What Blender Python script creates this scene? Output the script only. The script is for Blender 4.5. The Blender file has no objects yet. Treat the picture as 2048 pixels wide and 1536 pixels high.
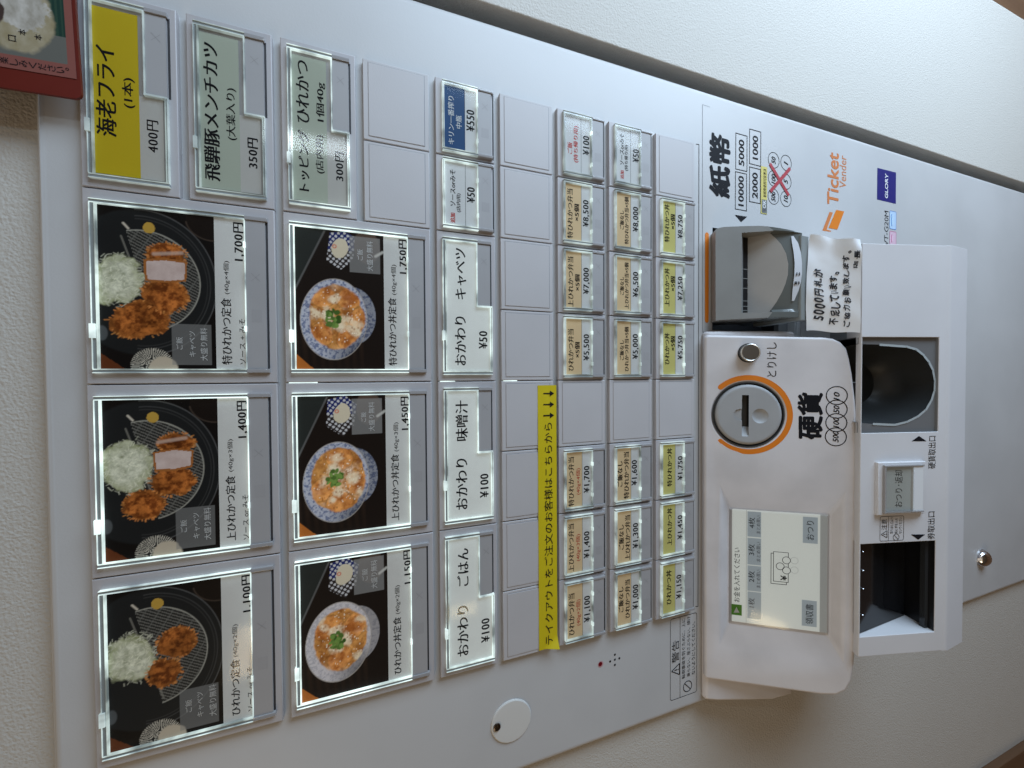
import bpy, bmesh, math, random
import numpy as np
from mathutils import Vector, Matrix

SC = bpy.context.scene
C = SC.collection
Z0 = 1.25                                   # height of the top button row above the floor, metres
# ---------------------------------------------------------------- camera (solved from the button grid)
CR = np.array([[-0.006374258984512826, -0.33787816400488196, -0.9411682714111693],
               [-0.9998314203352199, -0.014053345361007663, 0.01181669981936223],
               [-0.017219167600526664, 0.9410849322844641, -0.3377316249543276]])
CM = np.array([2.603284336340213, -282.7323022308992, -151.1644334370255])
FPX = 770.0
cam = bpy.data.cameras.new('camera'); cam.sensor_width = 36; cam.lens = FPX/2048*36
cam.clip_start = 0.01; cam.clip_end = 50
co = bpy.data.objects.new('camera', cam); C.objects.link(co); SC.camera = co
m = Matrix(((CR[0][0], -CR[1][0], -CR[2][0]), (CR[0][1], -CR[1][1], -CR[2][1]), (CR[0][2], -CR[1][2], -CR[2][2]))).to_4x4()
m.translation = Vector((CM[0]/1000, CM[1]/1000, CM[2]/1000+Z0)); co.matrix_world = m
# ---------------------------------------------------------------- light: a dim warm room, daylight through a glass door to the right
W = bpy.data.worlds.new('World'); SC.world = W; W.use_nodes = True
nt = W.node_tree; bg = nt.nodes['Background']
tc = nt.nodes.new('ShaderNodeTexCoord'); sx = nt.nodes.new('ShaderNodeSeparateXYZ'); nz = nt.nodes.new('ShaderNodeTexNoise'); rp = nt.nodes.new('ShaderNodeValToRGB'); mxn = nt.nodes.new('ShaderNodeMixRGB')
nz.inputs['Scale'].default_value = 1.8; mxn.blend_type = 'MULTIPLY'; mxn.inputs['Fac'].default_value = .6
mr = nt.nodes.new('ShaderNodeMapRange'); mr.inputs['From Min'].default_value = -1
e = rp.color_ramp.elements; e[0].color = (.13, .10, .075, 1); e[1].color = (2.3, 2.0, 1.66, 1); e[0].position = .15; e[1].position = .98; e[1].color = (3.0, 2.65, 2.25, 1)
k = e.new(.5); k.color = (.18, .125, .078, 1); k = e.new(.80); k.color = (.28, .20, .13, 1)
nt.links.new(tc.outputs['Generated'], sx.inputs['Vector']); nt.links.new(sx.outputs['Z'], mr.inputs['Value']); nt.links.new(mr.outputs['Result'], rp.inputs['Fac'])
nt.links.new(tc.outputs['Generated'], nz.inputs['Vector']); nt.links.new(rp.outputs['Color'], mxn.inputs['Color1']); nt.links.new(nz.outputs['Fac'], mxn.inputs['Color2'])
nt.links.new(mxn.outputs['Color'], bg.inputs['Color']); bg.inputs['Strength'].default_value = 0.31
def area(name, loc, target, sx, sy, power, col):
    l = bpy.data.lights.new(name, 'AREA'); l.shape = 'RECTANGLE'; l.size = sx; l.size_y = sy
    l.energy = power; l.color = col
    o = bpy.data.objects.new(name, l); C.objects.link(o); o.location = loc
    d = Vector(target)-Vector(loc); o.rotation_euler = d.to_track_quat('-Z', 'Y').to_euler(); return o
area('glass_door_light', (0.84, -0.52, Z0-0.66), (0.10, 0, Z0-.45), 0.45, 0.95, 15.5, (.62, .80, 1.0))
area('window_strip_light', (0.51, -0.66, Z0-.035), (0.15, 0, Z0-.11), 0.03, 0.17, .45, (.80, .93, 1.0))
area('room_lamp_light', (-0.565, -0.66, Z0+0.105), (-.17, 0, Z0-.07), 0.09, 0.045, 0.16, (1.0, .74, .42))
area('hall_lamp_light', (-0.578, -0.66, Z0-.355), (-.2, 0, Z0-.48), 0.025, 0.07, .07, (1.0, .80, .45))
area('room_fill_light', (-1.9, -1.0, Z0+0.5), (-.1, 0, Z0-.3), 0.8, 0.8, 7.5, (1.0, .80, .56))  # fill lamp, source unseen, added to brighten the wall reveal and left side
SC.view_settings.view_transform = 'Standard'; SC.view_settings.look = 'None'
SC.view_settings.exposure = 0; SC.view_settings.gamma = 1
SC.render.engine = 'CYCLES'
SC.cycles.use_denoising = True
SC.cycles.max_bounces = 8; SC.cycles.transparent_max_bounces = 16
random.seed(4)

# ---------------------------------------------------------------- materials
MATS = {}
def mat(name, col=(.5, .5, .5), rough=.5, metal=0, emit=0, ecol=None, vary=0, vscale=30, bump=0, bscale=200, spec=None, coat=0):
    if name in MATS: return MATS[name]
    M = bpy.data.materials.new(name); M.use_nodes = True; t = M.node_tree; b = t.nodes['Principled BSDF']
    b.inputs['Base Color'].default_value = (*col, 1); b.inputs['Roughness'].default_value = rough
    b.inputs['Metallic'].default_value = metal
    if spec is not None: b.inputs['Specular IOR Level'].default_value = spec
    if coat: b.inputs['Coat Weight'].default_value = coat; b.inputs['Coat Roughness'].default_value = .08
    if emit: b.inputs['Emission Color'].default_value = (*(ecol or col), 1); b.inputs['Emission Strength'].default_value = emit
    if vary or bump:
        g = t.nodes.new('ShaderNodeNewGeometry')
    if vary:
        n = t.nodes.new('ShaderNodeTexNoise'); n.inputs['Scale'].default_value = vscale; n.inputs['Detail'].default_value = 6
        t.links.new(g.outputs['Position'], n.inputs['Vector'])
        r = t.nodes.new('ShaderNodeValToRGB'); e = r.color_ramp.elements
        e[0].position = .32; e[1].position = .62
        e[0].color = (*[c*(1-vary) for c in col], 1); e[1].color = (*[min(1, c*(1+vary*.25)) for c in col], 1)
        t.links.new(n.outputs['Fac'], r.inputs['Fac']); t.links.new(r.outputs['Color'], b.inputs['Base Color'])
        mr = t.nodes.new('ShaderNodeMapRange'); mr.inputs['To Min'].default_value = rough*.85; mr.inputs['To Max'].default_value = min(1, rough*1.2)
        t.links.new(n.outputs['Fac'], mr.inputs['Value']); t.links.new(mr.outputs['Result'], b.inputs['Roughness'])
    if bump:
        n2 = t.nodes.new('ShaderNodeTexNoise'); n2.inputs['Scale'].default_value = bscale; n2.inputs['Detail'].default_value = 3
        t.links.new(g.outputs['Position'], n2.inputs['Vector'])
        bp = t.nodes.new('ShaderNodeBump'); bp.inputs['Strength'].default_value = bump; bp.inputs['Distance'].default_value = .001
        t.links.new(n2.outputs['Fac'], bp.inputs['Height']); t.links.new(bp.outputs['Normal'], b.inputs['Normal'])
    MATS[name] = M; return M
def mat_print(name, emit, rough=.38):               # printed picture: colours come from the mesh's own colour attribute
    if name in MATS: return MATS[name]
    M = bpy.data.materials.new(name); M.use_nodes = True; t = M.node_tree; b = t.nodes['Principled BSDF']
    a = t.nodes.new('ShaderNodeVertexColor'); a.layer_name = 'print'
    t.links.new(a.outputs['Color'], b.inputs['Base Color']); b.inputs['Roughness'].default_value = rough; b.inputs['Specular IOR Level'].default_value = .12
    if emit: t.links.new(a.outputs['Color'], b.inputs['Emission Color']); b.inputs['Emission Strength'].default_value = emit
    MATS[name] = M; return M
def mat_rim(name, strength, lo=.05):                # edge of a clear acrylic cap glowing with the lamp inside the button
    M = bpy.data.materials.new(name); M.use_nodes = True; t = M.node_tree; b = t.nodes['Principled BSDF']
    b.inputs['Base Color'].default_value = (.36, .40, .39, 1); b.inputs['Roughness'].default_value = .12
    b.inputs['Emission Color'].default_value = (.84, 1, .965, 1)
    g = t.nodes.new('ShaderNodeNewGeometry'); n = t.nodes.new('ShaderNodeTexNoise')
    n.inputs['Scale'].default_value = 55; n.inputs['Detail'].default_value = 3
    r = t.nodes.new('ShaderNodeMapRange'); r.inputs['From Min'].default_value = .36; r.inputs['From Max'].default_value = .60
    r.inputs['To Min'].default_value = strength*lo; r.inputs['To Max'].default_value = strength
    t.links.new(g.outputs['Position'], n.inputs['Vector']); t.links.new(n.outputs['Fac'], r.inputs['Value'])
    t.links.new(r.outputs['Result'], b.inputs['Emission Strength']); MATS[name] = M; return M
def mat_clear(name, tint=(1, 1, 1), amount=1.0, rough=.03):
    M = bpy.data.materials.new(name); M.use_nodes = True; t = M.node_tree; t.nodes.clear()
    o = t.nodes.new('ShaderNodeOutputMaterial'); mx = t.nodes.new('ShaderNodeMixShader')
    tr = t.nodes.new('ShaderNodeBsdfTransparent'); gl = t.nodes.new('ShaderNodeBsdfGlossy'); fr = t.nodes.new('ShaderNodeFresnel')
    tr.inputs['Color'].default_value = (*tint, 1); gl.inputs['Roughness'].default_value = rough
    fr.inputs['IOR'].default_value = 1.45; ml = t.nodes.new('ShaderNodeMath'); ml.operation = 'MULTIPLY'; ml.inputs[1].default_value = amount
    t.links.new(fr.outputs['Fac'], ml.inputs[0]); t.links.new(ml.outputs['Value'], mx.inputs['Fac'])
    t.links.new(tr.outputs['BSDF'], mx.inputs[1]); t.links.new(gl.outputs['BSDF'], mx.inputs[2]); t.links.new(mx.outputs['Shader'], o.inputs['Surface'])
    MATS[name] = M; return M
PANEL_M = mat('panel_paint', (.54, .535, .53), .42, vary=.07, vscale=9, bump=.05, bscale=900)
HOUS = mat('button_plastic', (.455, .432, .435), .42, vary=.05, vscale=14, bump=.06, bscale=1200)
PLATE = mat('blank_plastic', (.50, .48, .48), .46, vary=.04, vscale=14, bump=.06, bscale=1200)
CONS = mat('console_plastic', (.66, .635, .64), .40, vary=.10, vscale=26, bump=.05, bscale=900)
TRAYM = mat('tray_plastic', (.66, .65, .66), .36, vary=.04, vscale=16, bump=.04, bscale=900)
GREY = mat('acceptor_plastic', (.25, .25, .24), .36, vary=.06, vscale=40)
GREYD = mat('acceptor_dark', (.13, .14, .135), .16)
BLACK = mat('black_print', (.010, .010, .013), .6, spec=.12)
INK = mat('ink', (.010, .010, .014), .55)
DARK = mat('dark_void', (.006, .006, .007), .4)
GAP = mat('shadow_gap', (.03, .028, .03), .6)
WHITE = mat('white_print', (.80, .80, .80), .5)
RED = mat('red_print', (.62, .025, .015), .5)
ORANGE = mat('orange_print', (.72, .20, .012), .5)
ORANGE2 = mat('orange_dull', (.60, .19, .055), .5)
NAVY = mat('navy_print', (.010, .012, .16), .4)
LINE = mat('hairline', (.10, .10, .12), .5)
STRIP = mat('window_strip', (.36, .35, .35), .45, vary=.05, vscale=25)
STEEL = mat('brushed_steel', (.62, .60, .56), .30, metal=1)
CHROME = mat('chrome', (.75, .75, .77), .12, metal=1)
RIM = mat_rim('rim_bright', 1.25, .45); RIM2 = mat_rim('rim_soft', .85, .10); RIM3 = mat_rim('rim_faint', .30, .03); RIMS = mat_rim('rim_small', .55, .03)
RIMG = mat('rim_glass', (.27, .29, .285), .10)
DIM = mat('clear_plastic_edge', (.34, .33, .33), .10)
CLEAR = mat_clear('clear_cover', (.98, .99, .98), .5, .07)

# ---------------------------------------------------------------- frames: flat local systems (a right, b down, c out), millimetres
def ray(x, y):
    d = np.array([(x-1024)/FPX, (y-768)/FPX, 1.0]) @ CR
    return d/np.linalg.norm(d)
class Frame:
    def __init__(s, o, tilt=0):
        s.o = np.array(o, float); t = math.radians(tilt)
        s.ex = np.array([1., 0, 0]); s.eb = np.array([0, -math.sin(t), -math.cos(t)]); s.n = np.array([0, -math.cos(t), math.sin(t)])
    def px(s, x, y, c=0):                      # where the sight line of a photo pixel meets this real plane
        d = ray(x, y); k = ((s.o+s.n*c-CM) @ s.n)/(d @ s.n); p = CM+k*d-s.o
        return (p @ s.ex, p @ s.eb)
    def to(s, P):
        P = np.asarray(P, float); return s.o+P[:, :1]*s.ex+P[:, 1:2]*s.eb+P[:, 2:3]*s.n
    def shift(s, a, b, c=0):
        f = Frame((0, 0, 0)); f.ex, f.eb, f.n = s.ex, s.eb, s.n; f.o = s.o+a*s.ex+b*s.eb+c*s.n; return f
PANEL = Frame((0, 0, 0)); FACE = -4.0           # button tops lie in c = 0, the painted panel 4 mm behind
CONSOLE = Frame((0, -6, -447), 33)
TRAY = Frame((0, -75, -541), math.degrees(math.atan2(20, 77)))
BILL = Frame((0, -14, -463), 30)
def crop(ox, oy, sc): return lambda x, y: (ox+x/sc, oy+y/sc)

# ---------------------------------------------------------------- lettering
TXT = {}
def glyphs(s, style):
    k = (s, style)
    if k in TXT: return TXT[k]
    cu = bpy.data.curves.new('lettering', 'FONT'); cu.body = s; cu.resolution_u = 3
    ring_ = lambda r: [(r*math.cos(k*.7854), r*math.sin(k*.7854)) for k in range(8)]
    st = {'s': (0, [(0, 0)]), 'sm': (0, ring_(.010)), 'sb': (0, ring_(.020)+[(0, 0)]), 'sbb': (0, ring_(.038)+[(0, 0)]), 'si': (.25, ring_(.020)+[(0, 0)]),
          'm': (0, [(-.020, 0), (0, 0), (.020, 0)]), 'mb': (0, [(-.030, 0), (0, .006), (0, -.006), (.030, 0)]), 'hand': (.18, ring_(.032)+[(0, 0)])}[style]
    cu.shear = st[0]
    if s and all(ch in '0123456789,¥円 ' for ch in s) and style in ('m', 'mb'): cu.space_character = 1.12
    ob = bpy.data.objects.new('lettering', cu); C.objects.link(ob)
    dg = bpy.context.evaluated_depsgraph_get(); me = bpy.data.meshes.new_from_object(ob.evaluated_get(dg))
    V = np.array([v.co[:2] for v in me.vertices]); F = [tuple(p.vertices) for p in me.polygons]
    bpy.data.objects.remove(ob); bpy.data.meshes.remove(me); bpy.data.curves.remove(cu)
    if style == 'hand':
        for i in range(len(V)): V[i, 1] += .035*math.sin(V[i, 0]*3.1)+.02*math.sin(V[i, 0]*7.7+1)
    out = []
    for j, dd in enumerate(st[1]): out.append((V+np.array(dd), F, j))
    lo = np.min([o[0].min(0) for o in out], 0); hi = np.max([o[0].max(0) for o in out], 0)
    out = [((o[0]-lo)/(hi-lo), o[1], o[2]) for o in out]
    TXT[k] = out; return out

# ---------------------------------------------------------------- mesh collector
class MB:
    def __init__(s): s.V = []; s.F = []; s.M = []; s.mats = []; s.nv = 0; s.cols = []
    def mi(s, m):
        if m not in s.mats: s.mats.append(m)
        return s.mats.index(m)
    def add(s, V, F, m, cols=None):
        V = np.asarray(V, float); s.V.append(V); i = s.mi(m) if not isinstance(m, list) else None
        for q, f in enumerate(F):
            s.F.append(tuple(v+s.nv for v in f)); s.M.append(i if i is not None else s.mi(m[q]))
        s.cols.append(cols if cols is not None else np.ones((len(V), 3))); s.nv += len(V); return s
    def poly(s, fr, pts, c, m):
        ar = sum(pts[i][0]*-pts[(i+1) % len(pts)][1]-pts[(i+1) % len(pts)][0]*-pts[i][1] for i in range(len(pts)))
        if ar < 0: pts = pts[::-1]
        return s.add(fr.to([(a, b, c) for a, b in pts]), [tuple(range(len(pts)))], m)
    def rect(s, fr, a0, a1, b0, b1, c, m): return s.poly(fr, [(a0, b0), (a1, b0), (a1, b1), (a0, b1)], c, m)
    def bm(s, fr, bm, m):
        bm.verts.ensure_lookup_table(); V = np.array([(v.co.x, -v.co.y, v.co.z) for v in bm.verts])
        for i, v in enumerate(bm.verts): v.index = i
        s.add(fr.to(V), [tuple(v.index for v in f.verts) for f in bm.faces], m); bm.free(); return s
    def box(s, fr, a0, a1, b0, b1, c0, c1, m, r=0, seg=2, which='all'):
        bm = bmesh.new(); bmesh.ops.create_cube(bm, size=1)
        for v in bm.verts: v.co = ((a0+a1)/2+v.co.x*(a1-a0), -((b0+b1)/2)+v.co.y*(b1-b0), (c0+c1)/2+v.co.z*(c1-c0))
        if r:
            ed = []
            for e in bm.edges:
                d = e.verts[0].co-e.verts[1].co; ax = max(range(3), key=lambda i: abs(d[i])); top = min(v.co.z for v in e.verts) > (c0+c1)/2
                if which == 'all' or (which == 'front' and top) or (which == 'c' and ax == 2) or (which == 'b' and ax == 1) or (which == 'frontb' and top and ax == 1): ed.append(e)
            if isinstance(r, tuple):
                mid = (a0+a1)/2; L = [e for e in ed if e.verts[0].co.x < mid]; R = [e for e in ed if e.verts[0].co.x >= mid]
                bmesh.ops.bevel(bm, geom=R, offset=r[1], segments=seg, profile=.5, affect='EDGES'); L = [e for e in L if e.is_valid]
                bmesh.ops.bevel(bm, geom=L, offset=r[0], segments=seg, profile=.5, affect='EDGES')
            else: bmesh.ops.bevel(bm, geom=ed, offset=r, segments=seg, profile=.5, affect='EDGES')
        return s.bm(fr, bm, m)
    def prism(s, fr, pts, c0, c1, m, mside=None):   # outline in (a,b) pushed from c0 to c1
        ar = sum(pts[i][0]*-pts[(i+1) % len(pts)][1]-pts[(i+1) % len(pts)][0]*-pts[i][1] for i in range(len(pts)))
        if ar < 0: pts = pts[::-1]
        n = len(pts); V = [(a, b, c0) for a, b in pts]+[(a, b, c1) for a, b in pts]
        F = [tuple(range(n-1, -1, -1)), tuple(range(n, 2*n))]+[(i, (i+1) % n, n+(i+1) % n, n+i) for i in range(n)]
        return s.add(fr.to(V), F, [m, m]+[mside or m]*n)
    def profile(s, prof, x0, x1, m):                # side profile in (h out, z) swept along x
        ar = sum(prof[i][0]*prof[(i+1) % len(prof)][1]-prof[(i+1) % len(prof)][0]*prof[i][1] for i in range(len(prof)))
        if ar < 0: prof = prof[::-1]
        n = len(prof); V = [(x0, -h, z) for h, z in prof]+[(x1, -h, z) for h, z in prof]
        F = [tuple(range(n)), tuple(range(2*n-1, n-1, -1))]+[(i, n+i, n+(i+1) % n, (i+1) % n) for i in range(n)]
        return s.add(V, F, m)
    def ring(s, fr, ca, cb, r0, r1, c, m, a0=0, a1=360, n=64):
        V = []; F = []; full = abs(a1-a0) >= 359.9
        for i in range(n+1):
            t = math.radians(a0+(a1-a0)*i/n)
            for r in (r0, r1): V.append((ca+r*math.cos(t), cb-r*math.sin(t), c))
        F = [(2*i, 2*i+1, 2*i+3, 2*i+2) for i in range(n)]
        return s.add(fr.to(V), F, m)
    def disc(s, fr, ca, cb, r, c, m, n=40): return s.poly(fr, [(ca+r*math.cos(6.28319*i/n), cb-r*math.sin(6.28319*i/n)) for i in range(n)], c, m)
    def lathe(s, fr, ca, cb, prof, m, n=48):        # prof = [(r, c)...] from the outside in
        V = []; F = []; k = len(prof)
        for r, c in prof:
            for i in range(n): V.append((ca+r*math.cos(6.28319*i/n), cb-r*math.sin(6.28319*i/n), c))
        for j in range(k-1):
            for i in range(n): F.append((j*n+i, j*n+(i+1) % n, (j+1)*n+(i+1) % n, (j+1)*n+i))
        F.append(tuple((k-1)*n+i for i in range(n)))
        return s.add(fr.to(V), F, m)
    def seg(s, fr, p, q, wd, c, m):
        p, q = np.array(p, float), np.array(q, float); d = q-p; d /= np.hypot(*d); o = np.array([-d[1], d[0]])*wd/2
        return s.poly(fr, [tuple(p+o), tuple(q+o), tuple(q-o), tuple(p-o)], c, m)
    def frame_line(s, fr, a0, a1, b0, b1, wd, c, m, r=0):
        def rr(k):
            if r == 0: return [(a0+k, b0+k), (a1-k, b0+k), (a1-k, b1-k), (a0+k, b1-k)]
            out = []
            for cx, cy, t0 in ((a0+r, b0+r, 180), (a1-r, b0+r, 270), (a1-r, b1-r, 0), (a0+r, b1-r, 90)):
                for i in range(7):
                    t = math.radians(t0+15*i); out.append((cx+(r-k)*math.cos(t), cy+(r-k)*math.sin(t)))
            return out
        A, B = rr(0), rr(wd); n = len(A)
        return s.add(fr.to([(a, b, c) for a, b in A+B]), [(i, n+i, n+(i+1) % n, (i+1) % n) for i in range(n)], m)
    def text(s, fr, st, p, q, h, style, m, c):       # p, q: photo pixels at the two ends of the middle line, h: height in pixels
        (ax, bx) = fr.px(*p, c); (ay, by) = fr.px(*q, c); b = (bx+by)/2; b2 = fr.px(p[0]/2+q[0]/2+h/2, p[1]/2+q[1]/2, c)[1]; b1 = fr.px(p[0]/2+q[0]/2-h/2, p[1]/2+q[1]/2, c)[1]
        hh = (b2-b1)/2
        for V, F, j in glyphs(st, style):
            s.add(fr.to(np.column_stack([ax+V[:, 0]*(ay-ax), b+hh-2*hh*V[:, 1], np.full(len(V), c+.006*j)])), F, m)
        return s
    def raster(s, fr, img, a0, a1, b0, b1, c, m):
        h, w = img.shape[:2]; X = np.linspace(a0, a1, w); Y = np.linspace(b0, b1, h); gx, gy = np.meshgrid(X, Y)
        V = np.column_stack([gx.ravel(), gy.ravel(), np.full(w*h, c)])
        i = (np.arange(h-1)[:, None]*w+np.arange(w-1)[None]).ravel()
        F = [tuple(f) for f in np.column_stack([i, i+w, i+w+1, i+1]).tolist()]
        return s.add(fr.to(V), F, m, np.clip(img.reshape(-1, 3), 0, 1))
    def mesh(s, name, origin):
        me = bpy.data.meshes.new(name); V = (np.vstack(s.V)-origin)/1000
        me.from_pydata([tuple(v) for v in V.tolist()], [], s.F)
        for m in s.mats: me.materials.append(m)
        me.polygons.foreach_set('material_index', np.array(s.M, np.int32))
        if any(m.name.startswith('printed') for m in s.mats):
            at = me.color_attributes.new('print', 'FLOAT_COLOR', 'POINT'); cc = np.ones((s.nv, 4), np.float32); cc[:, :3] = np.vstack(s.cols)
            at.data.foreach_set('color', cc.ravel())
        me.polygons.foreach_set('use_smooth', np.ones(len(s.F), bool)); me.update()
        me.set_sharp_from_angle(angle=math.radians(32)); return me
WP = {}
def wpos(o): return WP.get(o, np.zeros(3))
def build(name, mb, parent=None, label=None):
    V = np.vstack(mb.V); org = (V.min(0)+V.max(0))/2
    o = bpy.data.objects.new(name, mb.mesh(name, org)); C.objects.link(o); WP[o] = org
    if parent is not None:
        o.parent = parent; o.location = Vector((org-wpos(parent))/1000)
    else: o.location = Vector(org/1000)+Vector((0, 0, Z0))
    if label: o['label'] = label
    if len(mb.F) < 25000:
        wn = o.modifiers.new('weighted_normals', 'WEIGHTED_NORMAL'); wn.keep_sharp = True; wn.weight = 100
    return o
def tag(o, label, cat, group=None, kind=None):
    o['label'] = label
    if kind: o['kind'] = kind
    else: o['category'] = cat
    if group: o['group'] = group
    return o
def solid(parts, cuts, bev=0, seg=2, recolor=None):  # closed pieces minus cutters, rounded, back as a collector
    def tmp(mb):
        me = mb.mesh('tmp', np.zeros(3)); o = bpy.data.objects.new('tmp', me); C.objects.link(o)
        b = bmesh.new(); b.from_mesh(me); bmesh.ops.recalc_face_normals(b, faces=b.faces); b.to_mesh(me); b.free(); return o
    o = tmp(parts); cs = []
    for c in cuts:
        k = tmp(c); cs.append(k); md = o.modifiers.new('cut', 'BOOLEAN'); md.operation = 'DIFFERENCE'; md.solver = 'EXACT'; md.object = k
    if bev:
        md = o.modifiers.new('bev', 'BEVEL'); md.width = bev/1000; md.segments = seg; md.limit_method = 'ANGLE'; md.angle_limit = math.radians(35)
    dg = bpy.context.evaluated_depsgraph_get(); me = bpy.data.meshes.new_from_object(o.evaluated_get(dg))
    V = np.array([v.co[:] for v in me.vertices])*1000; out = MB(); base = parts.mats[0]
    F = [tuple(p.vertices) for p in me.polygons]; M = []
    for p in me.polygons:
        r = recolor(np.array(p.center[:])*1000) if recolor else None
        M.append(r or base)
    out.add(V, F, M)
    for k in cs+[o]: bpy.data.objects.remove(k)
    return out
import numpy as np
# ---- printed pictures: small rasters computed with numpy (row 0 = top, column 0 = left)
PW, PH = 224, 132
def vnoise(seed, w, h, fx, fy):
    r = np.random.RandomState(seed)
    gx, gy = int(fx) + 3, int(fy) + 3
    g = r.rand(gy, gx)
    x = np.linspace(0, fx, w); y = np.linspace(0, fy, h)
    xi = x.astype(int); yi = y.astype(int)
    tx = x - xi; ty = y - yi
    tx = tx*tx*(3-2*tx); ty = (ty*ty*(3-2*ty))[:, None]
    a = g[yi][:, xi]; b = g[yi][:, xi+1]; c = g[yi+1][:, xi]; d = g[yi+1][:, xi+1]
    return (a*(1-tx)+b*tx)*(1-ty) + (c*(1-tx)+d*tx)*ty
def fbm(seed, w, h, f, asp=1.7, oct=4):
    o = np.zeros((h, w)); s = 0
    for k in range(oct):
        o += vnoise(seed+17*k, w, h, f*asp*2**k, f*2**k)/1.6**k; s += 1/1.6**k
    return o/s
class Pic:
    def __init__(self, bg, w=PW, h=PH):
        self.w, self.h = w, h
        self.c = np.zeros((h, w, 3)); self.c[:] = bg
        self.X, self.Y = np.meshgrid((np.arange(w)+.5)/w, (np.arange(h)+.5)/h)
    def put(self, m, col):
        m = np.clip(m, 0, 1)[..., None]
        self.c = self.c*(1-m) + m*np.asarray(col)
    def ell(self, cx, cy, rx, ry, ang=0, rough=0, seed=1, f=6):
        ca, sa = np.cos(ang), np.sin(ang); A = self.w/self.h
        dx, dy = (self.X-cx)*A, self.Y-cy
        u, v = dx*ca+dy*sa, -dx*sa+dy*ca
        d = np.sqrt((u/(rx*A))**2 + (v/ry)**2)
        if rough: d = d + rough*(fbm(seed, self.w, self.h, f)-.5)*2
        return d
    def inside(self, d, r=1.0, soft=.04): return np.clip((r-d)/soft, 0, 1)
    def ring(self, d, r, wd): return np.clip(1-np.abs(d-r)/wd, 0, 1)
    def poly(self, pts):
        X, Y = self.X, self.Y; m = np.zeros(X.shape, bool); n = len(pts)
        for i in range(n):
            (x1, y1), (x2, y2) = pts[i], pts[(i+1) % n]
            if y1 == y2: continue
            t = ((y1 > Y) != (y2 > Y)) & (X < (x2-x1)*(Y-y1)/(y2-y1)+x1); m ^= t
        return m.astype(float)
    def line(self, x1, y1, x2, y2, wd):
        A = self.w/self.h; dx, dy = (x2-x1)*A, y2-y1; L = dx*dx+dy*dy
        px, py = (self.X-x1)*A, self.Y-y1
        t = np.clip((px*dx+py*dy)/L, 0, 1)
        return np.clip(1.5-np.hypot(px-t*dx, py-t*dy)/wd, 0, 1)
    def crumb(self, cx, cy, rx, ry, ang, seed):
        d = self.ell(cx, cy, rx, ry, ang, .30, seed, 9)
        n = fbm(seed+3, self.w, self.h, 22); n2 = fbm(seed+5, self.w, self.h, 5)
        t = np.clip((n-.36)*3.2, 0, 1)[..., None]; s = np.clip((n2-.3)*1.8, 0, 1)[..., None]
        col = (1-t)*np.array([.20, .06, .015]) + t*np.array([.66, .25, .065])
        col = col*(.42+.55*s)*np.array([1, .84, .70])
        e = np.clip((d-.72)*2.2, 0, .6)[..., None]
        self.put(self.inside(d, 1, .05), col*(1-e) + e*np.array([.22, .08, .02]))
        r = np.random.RandomState(seed)
        for _ in range(44):                       # loose crumb spikes on the rim
            a = r.rand()*6.283; k = .92+.1*r.rand()
            ex = cx + k*(rx*np.cos(a)*np.cos(ang) - ry*np.sin(a)*np.sin(ang)*.6)
            ey = cy + k*(ry*np.sin(a)*np.cos(ang) + rx*np.cos(a)*np.sin(ang)*1.7)
            self.put(self.line(ex, ey, ex+(ex-cx)*(.02+.13*r.rand()), ey+(ey-cy)*(.02+.13*r.rand()), .006)*.7, [.50+.15*r.rand(), .22, .06])
    def cabbage(self, cx, cy, rx, ry, seed):
        d = self.ell(cx, cy, rx, ry, 0, .28, seed, 7)
        n = fbm(seed+2, self.w, self.h, 20); n2 = fbm(seed+4, self.w, self.h, 4)
        col = np.array([.50, .51, .40]) + (n[..., None]-.5)*np.array([.75, .73, .66]) + (n2[..., None]-.5)*np.array([.30, .30, .30])
        e = np.clip((d-.55)*1.7, 0, .7)[..., None]
        self.put(self.inside(d, 1, .10), col*(1-e)+e*np.array([.24, .26, .11]))
        r = np.random.RandomState(seed)
        for _ in range(260):
            a, q = r.rand()*6.283, np.sqrt(r.rand())*1.02
            x, y = cx+rx*q*np.cos(a), cy+ry*q*np.sin(a); b = r.rand()*3.14; L = .015+.03*r.rand()
            v = .30+.42*r.rand()*(1.1-.4*q)
            self.put(self.line(x, y, x+L*.6*np.cos(b), y+L*np.sin(b), .0045)*.6, [v*1.1, v*1.1, v*.88])
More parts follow.
